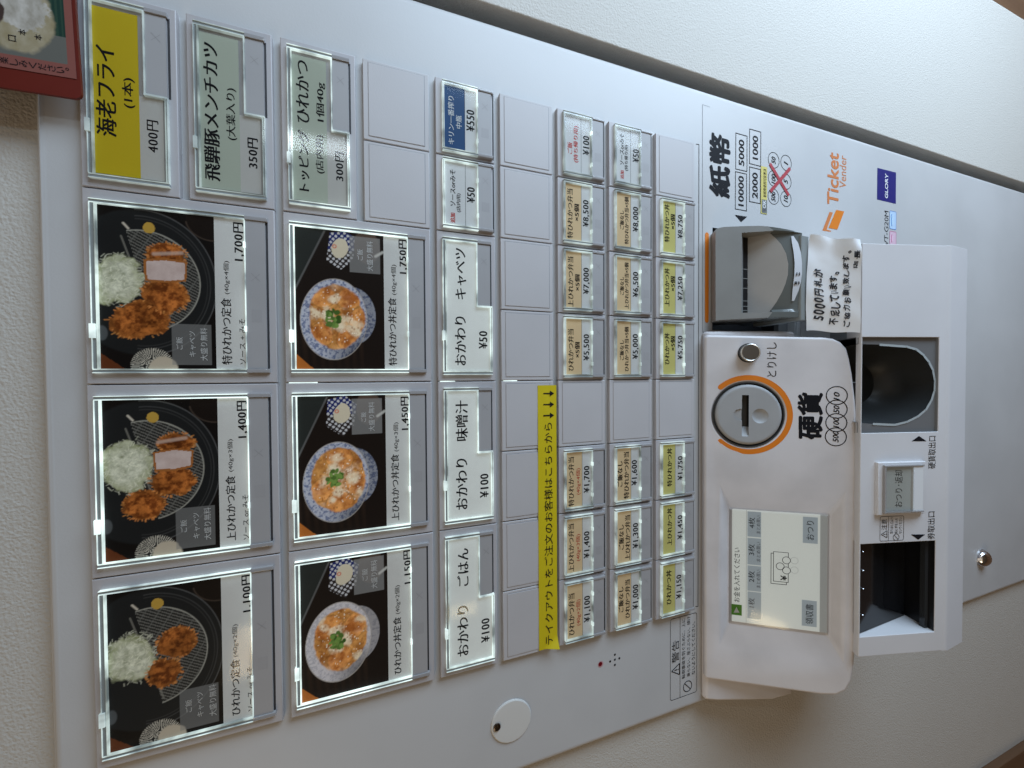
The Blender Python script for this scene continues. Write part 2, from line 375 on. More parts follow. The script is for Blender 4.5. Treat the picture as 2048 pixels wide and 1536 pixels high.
def set_meal(count):
    p = Pic([.006, .005, .005]); s = 100*count
    p.put(p.inside(p.ell(.54, .36, .46, .66), 1, .03), [.012, .013, .014])
    d = p.ell(.54, .36, .46, .66)
    for r, a in ((.985, .10), (.90, .05), (.86, .035)): p.put(p.ring(d, r, .012)*(p.Y > .3)*.9, [a, a, a*1.02])
    p.put(p.inside(p.ell(.97, .98, .13, .24), 1, .03), [.010, .007, .006]); p.put(p.ring(p.ell(.97, .98, .13, .24), 1, .05)*(p.X < .95)*.7, [.07, .05, .04])
    p.put(p.poly([(0, 0), (.10, 0), (0, .20)]), [.10, .028, .010])
    # wire draining rack: a half disc of thin bars with a bright rim
    dr = p.ell(.55, .36, .315, .50); side = (p.X-.55)*.35+(p.Y-.34) > 0
    m = (dr < 1)*side
    p.put(m*1.0, [.022, .022, .021])
    u = (p.X*1.7*.86+p.Y*.5)*34
    p.put(m*(np.abs(u-np.round(u)) < .17)*.8, [.17, .165, .15])
    u2 = (-p.X*1.7*.5+p.Y*.86)*9
    p.put(m*(np.abs(u2-np.round(u2)) < .06)*.5, [.13, .13, .12])
    p.put(p.ring(dr, 1, .018)*side, [.34, .33, .29])
    p.put(p.line(.27, .46, .82, .19, .008)*.5, [.25, .24, .21])
    if count == 4:
        p.cabbage(.55, .15, .165, .22, s); p.crumb(.31, .34, .115, .27, -.35, s+1); p.crumb(.465, .55, .105, .20, .25, s+2)
        p.crumb(.725, .57, .075, .17, .0, s+3); cut = [(.565, .40), (.675, .39), (.69, .56), (.68, .73), (.575, .72), (.56, .55)]
    elif count == 3:
        p.cabbage(.58, .20, .175, .23, s); p.crumb(.335, .33, .095, .18, -.1, s+1); p.crumb(.47, .58, .095, .20, .1, s+2)
        p.crumb(.715, .62, .065, .165, .0, s+3); cut = [(.555, .44), (.655, .43), (.67, .60), (.655, .75), (.565, .74), (.55, .60)]
    else:
        p.cabbage(.57, .19, .165, .22, s); p.crumb(.43, .47, .095, .155, .2, s+1); p.crumb(.61, .58, .10, .18, -.5, s+2); cut = None
    if cut:
        q = [((x-.62)*1.22+.62, (y-.58)*1.12+.58) for x, y in cut]
        p.put(p.poly(q), [.30, .11, .03])
        n = fbm(s+9, p.w, p.h, 12)[..., None]
        p.put(p.poly(cut), np.array([.50, .40, .375])+(n-.5)*.18)
        p.put(p.line(.725, .46, .745, .70, .018)*.7, [.48, .36, .30])
    p.put(p.inside(p.ell(.885, .42, .035, .055, 0, .2, s), 1, .06), [.44, .27, .05])
    p.put(p.line(.90, .21, .87, .25, .010), [.50, .45, .38])
    # bowl of rice at the left edge with a striped rim
    d = p.ell(.02, .43, .115, .19); m = p.inside(d, 1, .04)
    u = np.arctan2(p.Y-.43, (p.X-.02)*1.7)*9
    st = (np.abs(u-np.round(u)) < .27)[..., None]
    p.put(m, np.where(st, np.array([.02, .02, .02]), np.array([.45, .42, .36])))
    p.put(p.inside(p.ell(.005, .52, .085, .13, 0, .2, s+7), 1, .1), [.44, .38, .30])
    p.put(p.inside(p.ell(.22, .02, .05, .05), 1, .2)*.5, [.12, .13, .14])
    bx = (p.X > .028)*(p.X < .292)*(p.Y > .60)*(p.Y < .952)
    p.put(bx*.52, [.20, .20, .20])
    return p.c
def bowl_meal(count):
    p = Pic([.010, .007, .006]); s = 900+100*count
    g = (np.sin(p.Y*70+np.sin(p.X*5)*2)*.5+.5)*(p.X < .25)*(p.Y < .75)*(p.X*3+.2)
    p.put(g*.35, [.045, .025, .016])
    p.put(p.poly([(.56, 0), (1, 0), (1, .36), (.975, .31)])*.8, [.020, .024, .023])
    p.put(p.line(.565, 0, .985, .32, .010)*.75, [.10, .10, .10])
    p.put(p.poly([(0, 0), (.11, 0), (0, .19)]), [.32, .10, .02])
    cx = {4: .36, 3: .37, 2: .385}[count]; cy = .42; rx = .295; ry = .375
    # outside of the bowl seen below the rim, then its patterned inside
    n = fbm(s, p.w, p.h, 44, oct=3); pat = np.clip((n-.46)*6, 0, 1)[..., None]
    light = np.array([.36, .38, .45] if count != 2 else [.46, .44, .46]); dark = np.array([.13, .155, .25] if count != 2 else [.34, .33, .36])
    body = np.clip(p.inside(p.ell(cx+.03, cy+.20, rx*.72, ry*.74), 1, .02)+0, 0, 1)
    p.put(body*(p.Y > cy), (light*(1-pat)+dark*pat)*.55)
    d = p.ell(cx, cy, rx, ry, .06)
    shade = np.clip(1.05-(p.X < cx-.12)*.0-np.clip((cx-.02-p.X)*4.2, 0, .9)*np.clip((p.Y-.25)*2.2, 0, 1), .10, 1)[..., None]
    p.put(p.inside(d, 1, .02), (light*(1-pat)+dark*pat)*shade)
    p.put(p.ring(d, .985, .018), np.array([.30, .27, .24]))
    # cutlet and egg
    fx, fy = cx+.015, cy+.025
    df = p.ell(fx, fy, rx*.80, ry*.84, .05, .10, s+1, 5); okf = p.inside(df, 1.03, .06)
    n = fbm(s+2, p.w, p.h, 9); n2 = fbm(s+3, p.w, p.h, 4); n3 = fbm(s+4, p.w, p.h, 22)
    t = np.clip((n-.30)*2.3, 0, 1)[..., None]
    col = (1-t)*np.array([.24, .085, .018]) + t*np.array([.60, .29, .085])
    w = np.clip((n2-.55)*5, 0, 1)[..., None]*np.clip((n3-.25)*2, .3, 1)[..., None]
    col = col*(1-w) + w*np.array([.58, .46, .36]); col = col*(.7+.6*n3[..., None])
    p.put(p.inside(df, 1, .05), col)
    r = np.random.RandomState(s)
    spots = {4: [(.22, .26), (.50, .28), (.20, .58), (.50, .60), (.36, .72)], 3: [(.30, .26), (.52, .45), (.33, .66), (.20, .45)], 2: [(.24, .42), (.48, .30), (.46, .60)]}[count]
    for i, (x, y) in enumerate(spots):
        dd = p.ell(x+.02, y, .095, .135, r.rand()*2, .22, s+20+i, 7)
        c2 = (1-t)*np.array([.34, .10, .022]) + t*np.array([.74, .33, .10])
        p.put(p.inside(dd, 1, .12)*.75*okf, c2*(.72+.5*n3[..., None]))
        p.put(p.ring(dd, 1.02, .07)*.5*(p.inside(df, .95, .05)), [.20, .085, .025])
    for i in range(9):
        p.put(okf*p.inside(p.ell(fx+(r.rand()-.5)*.34, fy+(r.rand()-.5)*.50, .05, .07, r.rand()*3, .75, s+40+i, 9), 1, .5)*(.30+.8*n3), [.68, .60, .44])
    for i in range(60):                                   # wet glints on the egg
        a = r.rand()*6.28; q = np.sqrt(r.rand())*.9
        p.put(okf*p.inside(p.ell(fx+rx*.8*q*np.cos(a), fy+ry*.84*q*np.sin(a), .004+.005*r.rand(), .005+.006*r.rand()), 1, .5)*.7, [.80, .74, .62])
        p.put(okf*p.inside(p.ell(fx+rx*.8*q*np.cos(a+2), fy+ry*.84*q*np.sin(a+2), .006+.008*r.rand(), .006+.010*r.rand(), 0, .3, s+i, 9), 1, .5)*.6, [.26, .085, .02])
    # chopped green herb in the middle
    for i in range(34):
        a = r.rand()*6.28; q = np.sqrt(r.rand())
        x, y = cx+.01+.062*q*np.cos(a)+(.02 if count == 3 else 0), cy-.02+.082*q*np.sin(a)
        v = r.rand()
        p.put(p.inside(p.ell(x, y, .016+.012*r.rand(), .014+.022*r.rand(), r.rand()*3), 1, .3), [.03+.13*v, .07+.20*v, .012+.05*v])
    # side dish in a dotted wrapper
    q = [(.72, .50), (.78, .34), (.98, .38), (1.0, .55), (.965, .66), (.80, .64)] if count == 4 else [(.70, .50), (.78, .31), (.97, .33), (1.0, .52), (.93, .66), (.78, .62)]
    A = p.poly(q); a, b = (p.X*1.7*.8+p.Y*.6)*21, (-p.X*1.7*.6+p.Y*.8)*21
    dots = (np.hypot(a-np.round(a), b-np.round(b)) < .34)[..., None]
    p.put(A, np.where(dots, np.array([.40, .40, .42]), np.where((p.X > .86)[..., None], np.array([.015, .022, .10]), np.array([.025, .02, .02]))))
    p.put(p.inside(p.ell(.875, .49, .075, .095, .3, .2, s+60, 5), 1, .06), [.48, .43, .33])
    p.put(p.ring(p.ell(.885, .43, .014, .024), .8, .4), [.45, .05, .02])
    bx = (p.X > .708)*(p.X < .972)*(p.Y > .60)*(p.Y < .952)
    p.put(p.inside(p.ell(.90, .80, .13, .16, 0, .1, 3), 1, .1)*.7, [.10, .07, .055])
    p.put(bx*.62, [.20, .20, .20])
    p.put(p.line(.84, .90, .875, .985, .016)*.8, [.42, .42, .40])
    return p.c
def menu_picture():
    p = Pic([.23, .085, .07], 150, 120)      # pink paper, rounded photo of a plate of food
    n = fbm(5, 150, 120, 9, 1)[..., None]
    p.put((p.X > .14)*(p.Y < .89)*((p.X-.20)**2+(p.Y-.83)**2 < .006)+(p.X > .20)*(p.Y < .89)+(p.X > .14)*(p.Y < .82), [.13, .13, .115])
    p.put((p.X > .42)*(p.Y > .30)*(p.Y < .89)*1.0, [.018, .045, .036])
    p.put((np.sin(p.Y*90) > .2)*(p.X > .42)*(p.Y > .5)*(p.Y < .89)*.4, [.05, .09, .06])
    p.put(p.poly([(.83, .60), (.85, .87), (1, .88), (1, .45)]), [.22, .18, .15])
    p.put(p.inside(p.ell(.56, .28, .40, .50, .2, .10, 11, 4), 1, .10), np.array([.33, .28, .18])+(n-.5)*.16)
    p.put(p.inside(p.ell(.70, .30, .30, .40, .2, .35, 4, 7), 1, .1), np.array([.44, .41, .36])+(n-.5)*.35)
    p.put(p.inside(p.ell(.80, .40, .05, .07, .3, .3, 8, 8), 1, .2), [.02, .03, .025]); p.put(p.inside(p.ell(.88, .38, .03, .05, .3, .3, 8, 8), 1, .2), [.03, .05, .04])
    p.put(p.inside(p.ell(.99, .05, .12, .28, .3, .3, 9, 5), 1, .1), [.30, .075, .02])
    p.put(p.inside(p.ell(.55, .02, .12, .10, .3, .3, 9, 5), 1, .2), [.06, .04, .035])
    return p.c
# ================================================================ the setting: plaster wall with the machine let into it, posts, floor
def wall_material():
    M = bpy.data.materials.new('plaster_wall'); M.use_nodes = True; t = M.node_tree; b = t.nodes['Principled BSDF']
    b.inputs['Base Color'].default_value = (.56, .53, .48, 1); b.inputs['Roughness'].default_value = .75
    g = t.nodes.new('ShaderNodeNewGeometry'); n = t.nodes.new('ShaderNodeTexNoise'); n.inputs['Scale'].default_value = 520
    n.inputs['Detail'].default_value = 4; n.inputs['Distortion'].default_value = 1.2; n.inputs['Roughness'].default_value = .55
    v = t.nodes.new('ShaderNodeTexVoronoi'); v.inputs['Scale'].default_value = 640; v.feature = 'SMOOTH_F1'
    ad = t.nodes.new('ShaderNodeMath'); ad.operation = 'ADD'
    t.links.new(g.outputs['Position'], n.inputs['Vector']); t.links.new(n.outputs['Color'], v.inputs['Vector'])
    t.links.new(g.outputs['Position'], v.inputs['Vector'])
    t.links.new(n.outputs['Fac'], ad.inputs[0]); t.links.new(v.outputs['Distance'], ad.inputs[1])
    bp = t.nodes.new('ShaderNodeBump'); bp.inputs['Strength'].default_value = .42; bp.inputs['Distance'].default_value = .0012
    t.links.new(ad.outputs['Value'], bp.inputs['Height']); t.links.new(bp.outputs['Normal'], b.inputs['Normal']); return M
WALLM = wall_material()
def wood_material():
    M = bpy.data.materials.new('brown_wood'); M.use_nodes = True; t = M.node_tree; b = t.nodes['Principled BSDF']
    b.inputs['Roughness'].default_value = .5
    g = t.nodes.new('ShaderNodeNewGeometry'); mp = t.nodes.new('ShaderNodeMapping'); mp.inputs['Scale'].default_value = (60, 60, 3)
    n = t.nodes.new('ShaderNodeTexNoise'); n.inputs['Scale'].default_value = 1; n.inputs['Detail'].default_value = 5
    r = t.nodes.new('ShaderNodeValToRGB'); r.color_ramp.elements[0].color = (.07, .032, .014, 1); r.color_ramp.elements[1].color = (.19, .10, .05, 1)
    t.links.new(g.outputs['Position'], mp.inputs['Vector']); t.links.new(mp.outputs['Vector'], n.inputs['Vector'])
    t.links.new(n.outputs['Fac'], r.inputs['Fac']); t.links.new(r.outputs['Color'], b.inputs['Base Color']); return M
WOOD = wood_material()
WF = -12.0
w = MB()
w.box(PANEL, -582, -312, -900, 1250, -150, WF, WALLM)
w.box(PANEL, 296, 546, -900, 1250, -150, WF, WALLM, r=(1.5, 9), seg=6, which='frontb')
w.box(PANEL, -311.9, 295.9, -900, -14, -150, WF, WALLM)
tag(build('wall', w), None, None, kind='structure')['label'] = 'cream embossed plaster wall around the ticket machine'
f = MB(); f.box(PANEL, -3000, 3000, 1250, 1290, -1500, 3000, WOOD); o = tag(build('floor', f), None, None, kind='structure'); o['label'] = 'brown floor below the ticket machine'
p = MB(); p.box(PANEL, -720, -582.5, -900, 1250, -150, WF+9, WOOD, r=3)
tag(build('wooden_post', p), 'dark brown wooden post at the left end of the plaster wall', 'post', 'wooden posts at the ends of the wall')
p = MB(); p.box(PANEL, 549, 760, -900, 1250, -150, -26, WOOD, r=3)
tag(build('wooden_post', p), 'dark brown wooden post behind the rounded right corner of the wall', 'post', 'wooden posts at the ends of the wall')

# ================================================================ the ticket machine
TM = bpy.data.objects.new('ticket_machine', None); C.objects.link(TM); TM.location = (0, .06, 0); WP[TM] = np.array([0, 60, -Z0*1000])
tag(TM, 'light grey meal ticket machine with rows of menu buttons, set into the plaster wall', 'ticket machine')

# ---- front panel with its printed lettering
slab = MB(); slab.box(PANEL, -318, 276, -22.5, 1245, -14, FACE, PANEL_M, r=6.5, seg=6, which='front')
ra0, rb0 = PANEL.px(1425, 455, FACE); ra1, rb1 = PANEL.px(1590, 668, FACE)
cut = MB(); cut.box(PANEL, ra1, ra0, rb0, rb1+2, -30, 10, DARK)
def dark_inside(c): return DARK if (c[1] > 4.5 and -c[2] > 455 and -c[2] < 585 and 40 < c[0] < 148) else None
fp = solid(slab, [cut], 0, recolor=dark_inside)
PF = FACE+.15
g = crop(1390, 200, 4.551)
def quad_frame(mb, fr, pts, wd, c, m):
    P = np.array([fr.px(*q, c) for q in pts]); a = np.sort(P[:, 0]); b = np.sort(P[:, 1])
    mb.frame_line(fr, a[:2].mean(), a[2:].mean(), b[:2].mean(), b[2:].mean(), wd, c, m)
fp.text(PANEL, '紙幣', g(230, 885), g(225, 310), 195/4.551, 'sbb', BLACK, PF)
for q in ([(368, 648), (475, 672), (470, 1012), (363, 995)], [(370, 297), (478, 325), (475, 652), (368, 632)],
          [(495, 605), (600, 630), (595, 945), (493, 928)], [(495, 258), (603, 290), (600, 608), (495, 580)]):
    quad_frame(fp, PANEL, [g(*k) for k in q], .75, PF, BLACK)
for s, a, b in (('10000', (420, 965), (420, 690)), ('5000', (424, 598), (424, 360)), ('2000', (548, 895), (546, 660)), ('1000', (550, 540), (550, 325))):
    fp.text(PANEL, s, g(*a), g(*b), 50/4.551, 'sb', BLACK, PF)
fp.poly(PANEL, [PANEL.px(*g(*k), PF) for k in ((362, 1045), (475, 1062), (420, 1112))], PF, BLACK)
for s, cx, cy, a, b in (('50', 717, 548, 582, 515), ('100', 717, 715, 765, 672), ('500', 715, 878, 925, 832), ('1', 830, 572, 590, 560), ('5', 828, 742, 760, 722), ('10', 828, 900, 930, 868)):
    ca, cb = PANEL.px(*g(cx, cy), PF); fp.ring(PANEL, ca, cb, 7.6, 8.2, PF, BLACK)
    fp.text(PANEL, s, g(cx, a), g(cx-2, b), 38/4.551, 'si', BLACK, PF)
fp.text(PANEL, 'Ticket', g(1258, 955), g(1258, 475), 104/4.551, 'sb', ORANGE2, PF)
fp.text(PANEL, 'Vender', g(1345, 800), g(1350, 505), 60/4.551, 's', ORANGE2, PF)
fp.poly(PANEL, [PANEL.px(*g(*k), PF) for k in ((1225, 1018), (1256, 1024), (1208, 1150), (1200, 1180), (1240, 1190), (1236, 1200), (1160, 1188))], PF, ORANGE2)
fp.poly(PANEL, [PANEL.px(*g(*k), PF) for k in ((1285, 1000), (1358, 1015), (1295, 1180), (1215, 1165))], PF+.1, ORANGE)
fp.poly(PANEL, [PANEL.px(*g(*k), PF) for k in ((1660, 617), (1830, 660), (1828, 945), (1657, 905))], PF, NAVY)
fp.text(PANEL, 'GLORY', g(1743, 895), g(1743, 670), 28/4.551, 'sb', WHITE, PF+.2)
fp.text(PANEL, 'VT-G20M', g(1740, 1325), g(1745, 1010), 36/4.551, 's', BLACK, PF)
for y0, y1, col, ed in ((1005, 1183, (.50, .66, .85), (.05, .22, .60)), (1190, 1330, (.72, .50, .60), (.60, .12, .28))):
    a1, b0 = PANEL.px(*g(1772, y0), PF); a0, b1 = PANEL.px(*g(1830, y1), PF)
    mm = mat('badge_fill_%d' % y0, col, .4); me_ = mat('badge_edge_%d' % y0, ed, .4)
    fp.rect(PANEL, a0+.4, a1-.4, b0+.4, b1-.4, PF, mm); fp.frame_line(PANEL, a0, a1, b0, b1, .5, PF+.1, me_, r=1.5)
    for k in range(3): fp.rect(PANEL, a0+2+k*1.5, a1-3-k, b0+1.6+k*1.9, b0+2.7+k*1.9, PF+.1, mat('badge_bar_%d' % y0, [min(1, x*1.4) for x in col], .4) if k != 1 else me_)
# orange bar above the banknote slot, panel seams
g2 = crop(1390, 430, 5.12)
a1, b0 = PANEL.px(*g2(103, 175), PF); a0, b1 = PANEL.px(*g2(140, 1105), PF)
fp.rect(PANEL, a0+(b1-b0)/2, a1-(b1-b0)/2, b0, b1, PF, ORANGE)
for e in (a0+(b1-b0)/2, a1-(b1-b0)/2): fp.disc(PANEL, e, (b0+b1)/2, (b1-b0)/2, PF+.05, ORANGE)
for p_, q_, w_, m_ in (((1405, 209), (1405, 664), .35, LINE), ((1405, 664), (1425, 665), .35, LINE), ((1398, 289), (1396, 1213), .6, BLACK), ((1392, 288), (1398, 289), .5, BLACK), ((1391, 1213), (1396, 1213), .5, BLACK), ((1405, 209), (1420, 214), .25, LINE)):
    fp.seg(PANEL, PANEL.px(*p_, PF), PANEL.px(*q_, PF), w_, PF+.05, m_)
# warning notice, loudspeaker holes, red sensor window
g = crop(1070, 1100, 4.8)
P = [PANEL.px(*g(*k), PF) for k in ((1298, 665), (1555, 598), (1555, 1365), (1298, 1447))]
A0 = (P[2][0]+P[3][0])/2; A1 = (P[0][0]+P[1][0])/2; B0 = (P[0][1]+P[3][1])/2; B1 = (P[1][1]+P[2][1])/2
fp.frame_line(PANEL, A0, A1, B0, B1, .45, PF, BLACK, r=2.5)
bd = PANEL.px(*g(1393, 1000), PF)[1]; fp.seg(PANEL, (A0, bd), (A1, bd), .4, PF+.05, BLACK)
def warn_triangle(mb, fr, cx, cy, r, c):
    T = [(cx+r*math.cos(math.radians(t)), cy-r*math.sin(math.radians(t))) for t in (90, 210, 330)]
    for i in range(3): mb.seg(fr, T[i], T[(i+1) % 3], r*.14, c+.02*i, BLACK)
    mb.seg(fr, (cx, cy-r*.45), (cx, cy+r*.1), r*.15, c, BLACK); mb.disc(fr, cx, cy+r*.28, r*.09, c, BLACK, 8)
def forbid(mb, fr, cx, cy, r, c):
    mb.ring(fr, cx, cy, r*.86, r, c, BLACK); d = r*.62; mb.seg(fr, (cx-d, cy+d), (cx+d, cy-d), r*.14, c+.03, BLACK)
ca, cb = PANEL.px(*g(1362, 1150), PF); warn_triangle(fp, PANEL, ca, cb, 6.2, PF)
fp.text(PANEL, '警告', g(1350, 1080), g(1348, 870), 68/4.8, 's', BLACK, PF)
for s, a, b in (('転倒事故を防ぐために、上に', (1427, 1235), (1425, 660)), ('乗らない、揺さぶらない、傾け', (1475, 1215), (1475, 640)), ('ないようにしてください。', (1522, 1195), (1520, 690))):
    fp.text(PANEL, s, g(*a), g(*b), 32/4.8, 's', BLACK, PF)
ca, cb = PANEL.px(*g(1465, 1308), PF); forbid(fp, PANEL, ca, cb, 5.4, PF)
for k in ((767, 1005), (810, 1040), (767, 1053), (722, 1070), (767, 1103)):
    ca, cb = PANEL.px(*g(*k), PF); fp.disc(PANEL, ca, cb, 1.0, PF, DARK, 14)
ca, cb = PANEL.px(*g(630, 1097), PF)
fp.disc(PANEL, ca, cb, 2.7, PF, mat('sensor_rim', (.55, .30, .31), .3), 20); fp.disc(PANEL, ca+.25, cb-.3, 1.9, PF+.1, mat('sensor_red', (.16, .006, .012), .15), 20)
build('front_panel', fp, TM)
cb_ = MB(); cb_.box(PANEL, -311, 268, -12, 1248, -120, -46, PANEL_M); build('cabinet', cb_, TM)
ln = MB()
for q in ((ra1-3, ra1-2, rb0-3, rb1+4, -45, -14.2), (ra0+2, ra0+3, rb0-3, rb1+4, -45, -14.2), (ra1-2, ra0+2, rb0-3, rb0-2, -45, -14.2), (ra1-2, ra0+2, rb1+3, rb1+4, -45, -14.2), (ra1-2, ra0+2, rb0-2, rb1+3, -45.5, -44)): ln.box(PANEL, *q, DARK)
ln.box(PANEL, ra1-1, ra1+14, rb1-18, rb1-4, -14, -9, mat('recess_bracket', (.10, .10, .10), .4))
ln.box(PANEL, ra1-1, ra1+16, rb1+.2, rb1+1.8, -14, -4.5, PANEL_M)
build('banknote_recess', ln, TM)

# ---- buttons
RP = 48.8126198; CELL = 55.0
def crop_rel(gx, fr): return gx
def cell(s0, w, t): return PANEL.shift(220-CELL*(s0+w), RP*t)
LP = .35                                              # printed cards lie just above the button body
PAPER = mat('label_paper', (.74, .735, .72), .5, spec=.2, emit=.10, ecol=(.74, .735, .70), vary=.05, vscale=60)
PAPERB = mat('label_paper_bright', (.74, .75, .73), .5, spec=.2, emit=.24, ecol=(.70, .745, .72), vary=.07, vscale=60)
PAPERC = mat('label_paper_plain', (.78, .785, .79), .5, spec=.2, emit=.05)
YELLOW = mat('label_yellow', (.62, .46, .018), .45, spec=.2, emit=.05)
SAGE = mat('label_sage', (.42, .46, .385), .45, spec=.2, emit=.12)
BEIGE = mat('label_beige', (.58, .56, .53), .5, spec=.2, emit=.05)
TAN = mat('label_tan', (.80, .60, .36), .5, emit=.08, spec=.2)
LEMON = mat('label_lemon', (.72, .66, .24), .5, emit=.05, spec=.2)
BLUE = mat('label_blue', (.022, .075, .20), .45, spec=.2, emit=.12)
PRINT = mat_print('printed_picture', .26); PRINTB = mat_print('printed_bowl_picture', .42)
def housing(fr, w, h, m=HOUS):
    b = MB(); b.box(fr, .35, CELL*w-.35, 0, RP*h-4.6, -4, 0, m, r=.7, seg=3, which='front'); return b
def rim_bars(mb, fr, segs, m, c1=2.3):
    for a0, a1, b0, b1 in segs:                       # bright outer hair line, glassy middle, lit inner edge
        if m is DIM: mb.box(fr, a0, a1, b0, b1, .02, c1, m, r=.35, seg=2, which='front'); continue
        ti, to_ = .62, .34; up = a1-a0 < b1-b0; lo = a0 if up else b0; hi = a1 if up else b1
        first = (a0 < 27 if up else b0 < 20)
        cuts = [(lo, lo+to_, m, c1), (lo+to_, hi-ti, RIMG, c1-.5), (hi-ti, hi, m, c1-.3)] if first else [(lo, lo+ti, m, c1-.3), (lo+ti, hi-to_, RIMG, c1-.5), (hi-to_, hi, m, c1)]
        for k0, k1, mm, cc in cuts:
            if up: mb.box(fr, k0, k1, b0, b1, .02, cc, mm)
            else: mb.box(fr, a0, a1, k0, k1, .02, cc, mm)
def cross(mb, fr, ca, cb, r, c):
    mb.seg(fr, (ca-r, cb-r), (ca+r, cb+r), .18, c, mat('faint_mark', (.27, .26, .26), .5)); mb.seg(fr, (ca-r, cb+r), (ca+r, cb-r), .18, c+.02, MATS['faint_mark'])
def pane(fr, rects, root, c=2.45):
    k = MB()
    for a0, a1, b0, b1 in rects: k.rect(fr, a0, a1, b0, b1, c, CLEAR)
    build('clear_cover', k, root)
def large_button(s0, t0, img, rim, label, texts):
    fr = cell(s0, 2, t0); root = build('menu_button', housing(fr, 2, 2), TM, label)
    cd = MB(); cd.raster(fr, img, 9.0, 101.0, 6.6, 60.9, LP, PRINT if t0 == 0 else PRINTB); cd.rect(fr, 9.0, 101.0, 60.9, 76.6, LP, PAPER)
    for st, gx, a, b, h, style, m in texts: cd.text(PANEL, st, gx(*a), gx(*b), h, style, m, LP+.08)
    build('label_card', cd, root)
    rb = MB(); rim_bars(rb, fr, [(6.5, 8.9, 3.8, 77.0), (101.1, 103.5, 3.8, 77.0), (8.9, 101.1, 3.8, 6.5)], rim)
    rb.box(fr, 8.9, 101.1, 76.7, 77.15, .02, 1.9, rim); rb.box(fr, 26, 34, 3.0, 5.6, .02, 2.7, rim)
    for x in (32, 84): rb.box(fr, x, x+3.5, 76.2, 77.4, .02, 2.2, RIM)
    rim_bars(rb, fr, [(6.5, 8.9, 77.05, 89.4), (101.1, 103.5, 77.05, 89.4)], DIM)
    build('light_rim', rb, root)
    sp = MB(); sp.box(fr, 9.0, 101.0, 77.3, 87.9, .02, 1.5, STRIP); cross(sp, fr, 66, 82.5, 2.4, 1.55)
    sp.rect(fr, 38, 46, 80, 85.5, 1.54, mat('faint_patch', (.335, .325, .325), .5))
    sp.rect(fr, 8.95, 101.05, 88.0, 89.2, .06, GAP); build('status_window', sp, root)
    pane(fr, [(8.6, 101.4, 6.0, 77.0)], root); return root
def wide_button(s0, t0, kind, rim, label, texts):
    fr = cell(s0, 2, t0); root = build('menu_button', housing(fr, 2, 1), TM, label); cd = MB()
    if kind == 'plain':
        cd.poly(fr, [(7.6, 6.8), (102.6, 6.8), (102.6, 29.0), (55.4, 29.0), (55.4, 39.6), (7.6, 39.6)], LP, PAPERB)
    else:
        top = YELLOW if kind == 'yellow' else SAGE
        cd.rect(fr, 8.4, 100.6, 6.2, 26.4, LP, top); cd.rect(fr, 8.4, 55.4, 26.4, 37.4, LP, BEIGE)
    for st, gx, a, b, h, style, m in texts: cd.text(PANEL, st, gx(*a), gx(*b), h, style, m, LP+.08)
    build('label_card', cd, root)
    bt = 41.2 if kind == 'plain' else 40.2; rb = MB()
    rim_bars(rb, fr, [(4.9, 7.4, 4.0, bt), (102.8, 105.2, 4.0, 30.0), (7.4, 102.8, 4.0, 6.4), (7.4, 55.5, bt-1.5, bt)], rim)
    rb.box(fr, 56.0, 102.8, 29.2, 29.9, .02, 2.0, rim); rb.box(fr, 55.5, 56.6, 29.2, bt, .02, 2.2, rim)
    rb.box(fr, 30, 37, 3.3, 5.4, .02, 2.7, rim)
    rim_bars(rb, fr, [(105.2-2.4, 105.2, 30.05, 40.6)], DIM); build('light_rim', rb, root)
    sp = MB(); sp.box(fr, 56.9, 102.5, 30.1, 39.8, .02, 1.4, STRIP); cross(sp, fr, 90, 35, 2.2, 1.45)
    sp.rect(fr, 56.8, 103.5, 40.0, 41.2, .06, GAP); build('status_window', sp, root)
    pane(fr, [(7.2, 103, 5.5, 29.2), (7.2, 55.6, 29.2, 39.8)], root); return root
def small_button(s0, t0, top, bot, rim, label, texts, strip=STRIP):
    fr = cell(s0, 1, t0); root = build('menu_button', housing(fr, 1, 1), TM, label); cd = MB()
    cd.rect(fr, 4.8, 50.4, 6.3, 21.4, LP, top); cd.rect(fr, 4.8, 50.4, 21.6, 30.2, LP, bot); cd.rect(fr, 4.8, 50.4, 21.38, 21.62, LP+.03, BLACK)
    for st, gx, a, b, h, style, m in texts: cd.text(PANEL, st, gx(*a), gx(*b), h, style, m, LP+.08)
    build('label_card', cd, root); rb = MB()
    rim_bars(rb, fr, [(2.4, 4.6, 4.6, 31.0), (50.6, 52.6, 4.6, 31.0), (4.6, 50.6, 4.6, 6.1)], rim, 2.6)
    rb.box(fr, 4.6, 50.6, 30.4, 30.9, .02, 2.3, rim)
    for x in (12, 38): rb.box(fr, x, x+3, 29.9, 31.2, .02, 2.6, RIM2)
    rim_bars(rb, fr, [(2.4, 4.6, 31.05, 42.6), (50.6, 52.6, 31.05, 42.6)], DIM, 2.6); build('light_rim', rb, root)
    sp = MB(); sp.box(fr, 4.7, 50.5, 31.1, 41.3, .02, 2.0, strip); cross(sp, fr, 40, 36.5, 2.2, 2.05)
    sp.rect(fr, 17, 24, 33.5, 39.5, 2.04, mat('faint_patch', (.335, .325, .325), .5))
    sp.rect(fr, 2.6, 52.4, 42.7, 43.8, .06, GAP); build('status_window', sp, root)
    pane(fr, [(4.3, 50.8, 5.8, 31.0)], root, 2.7); return root
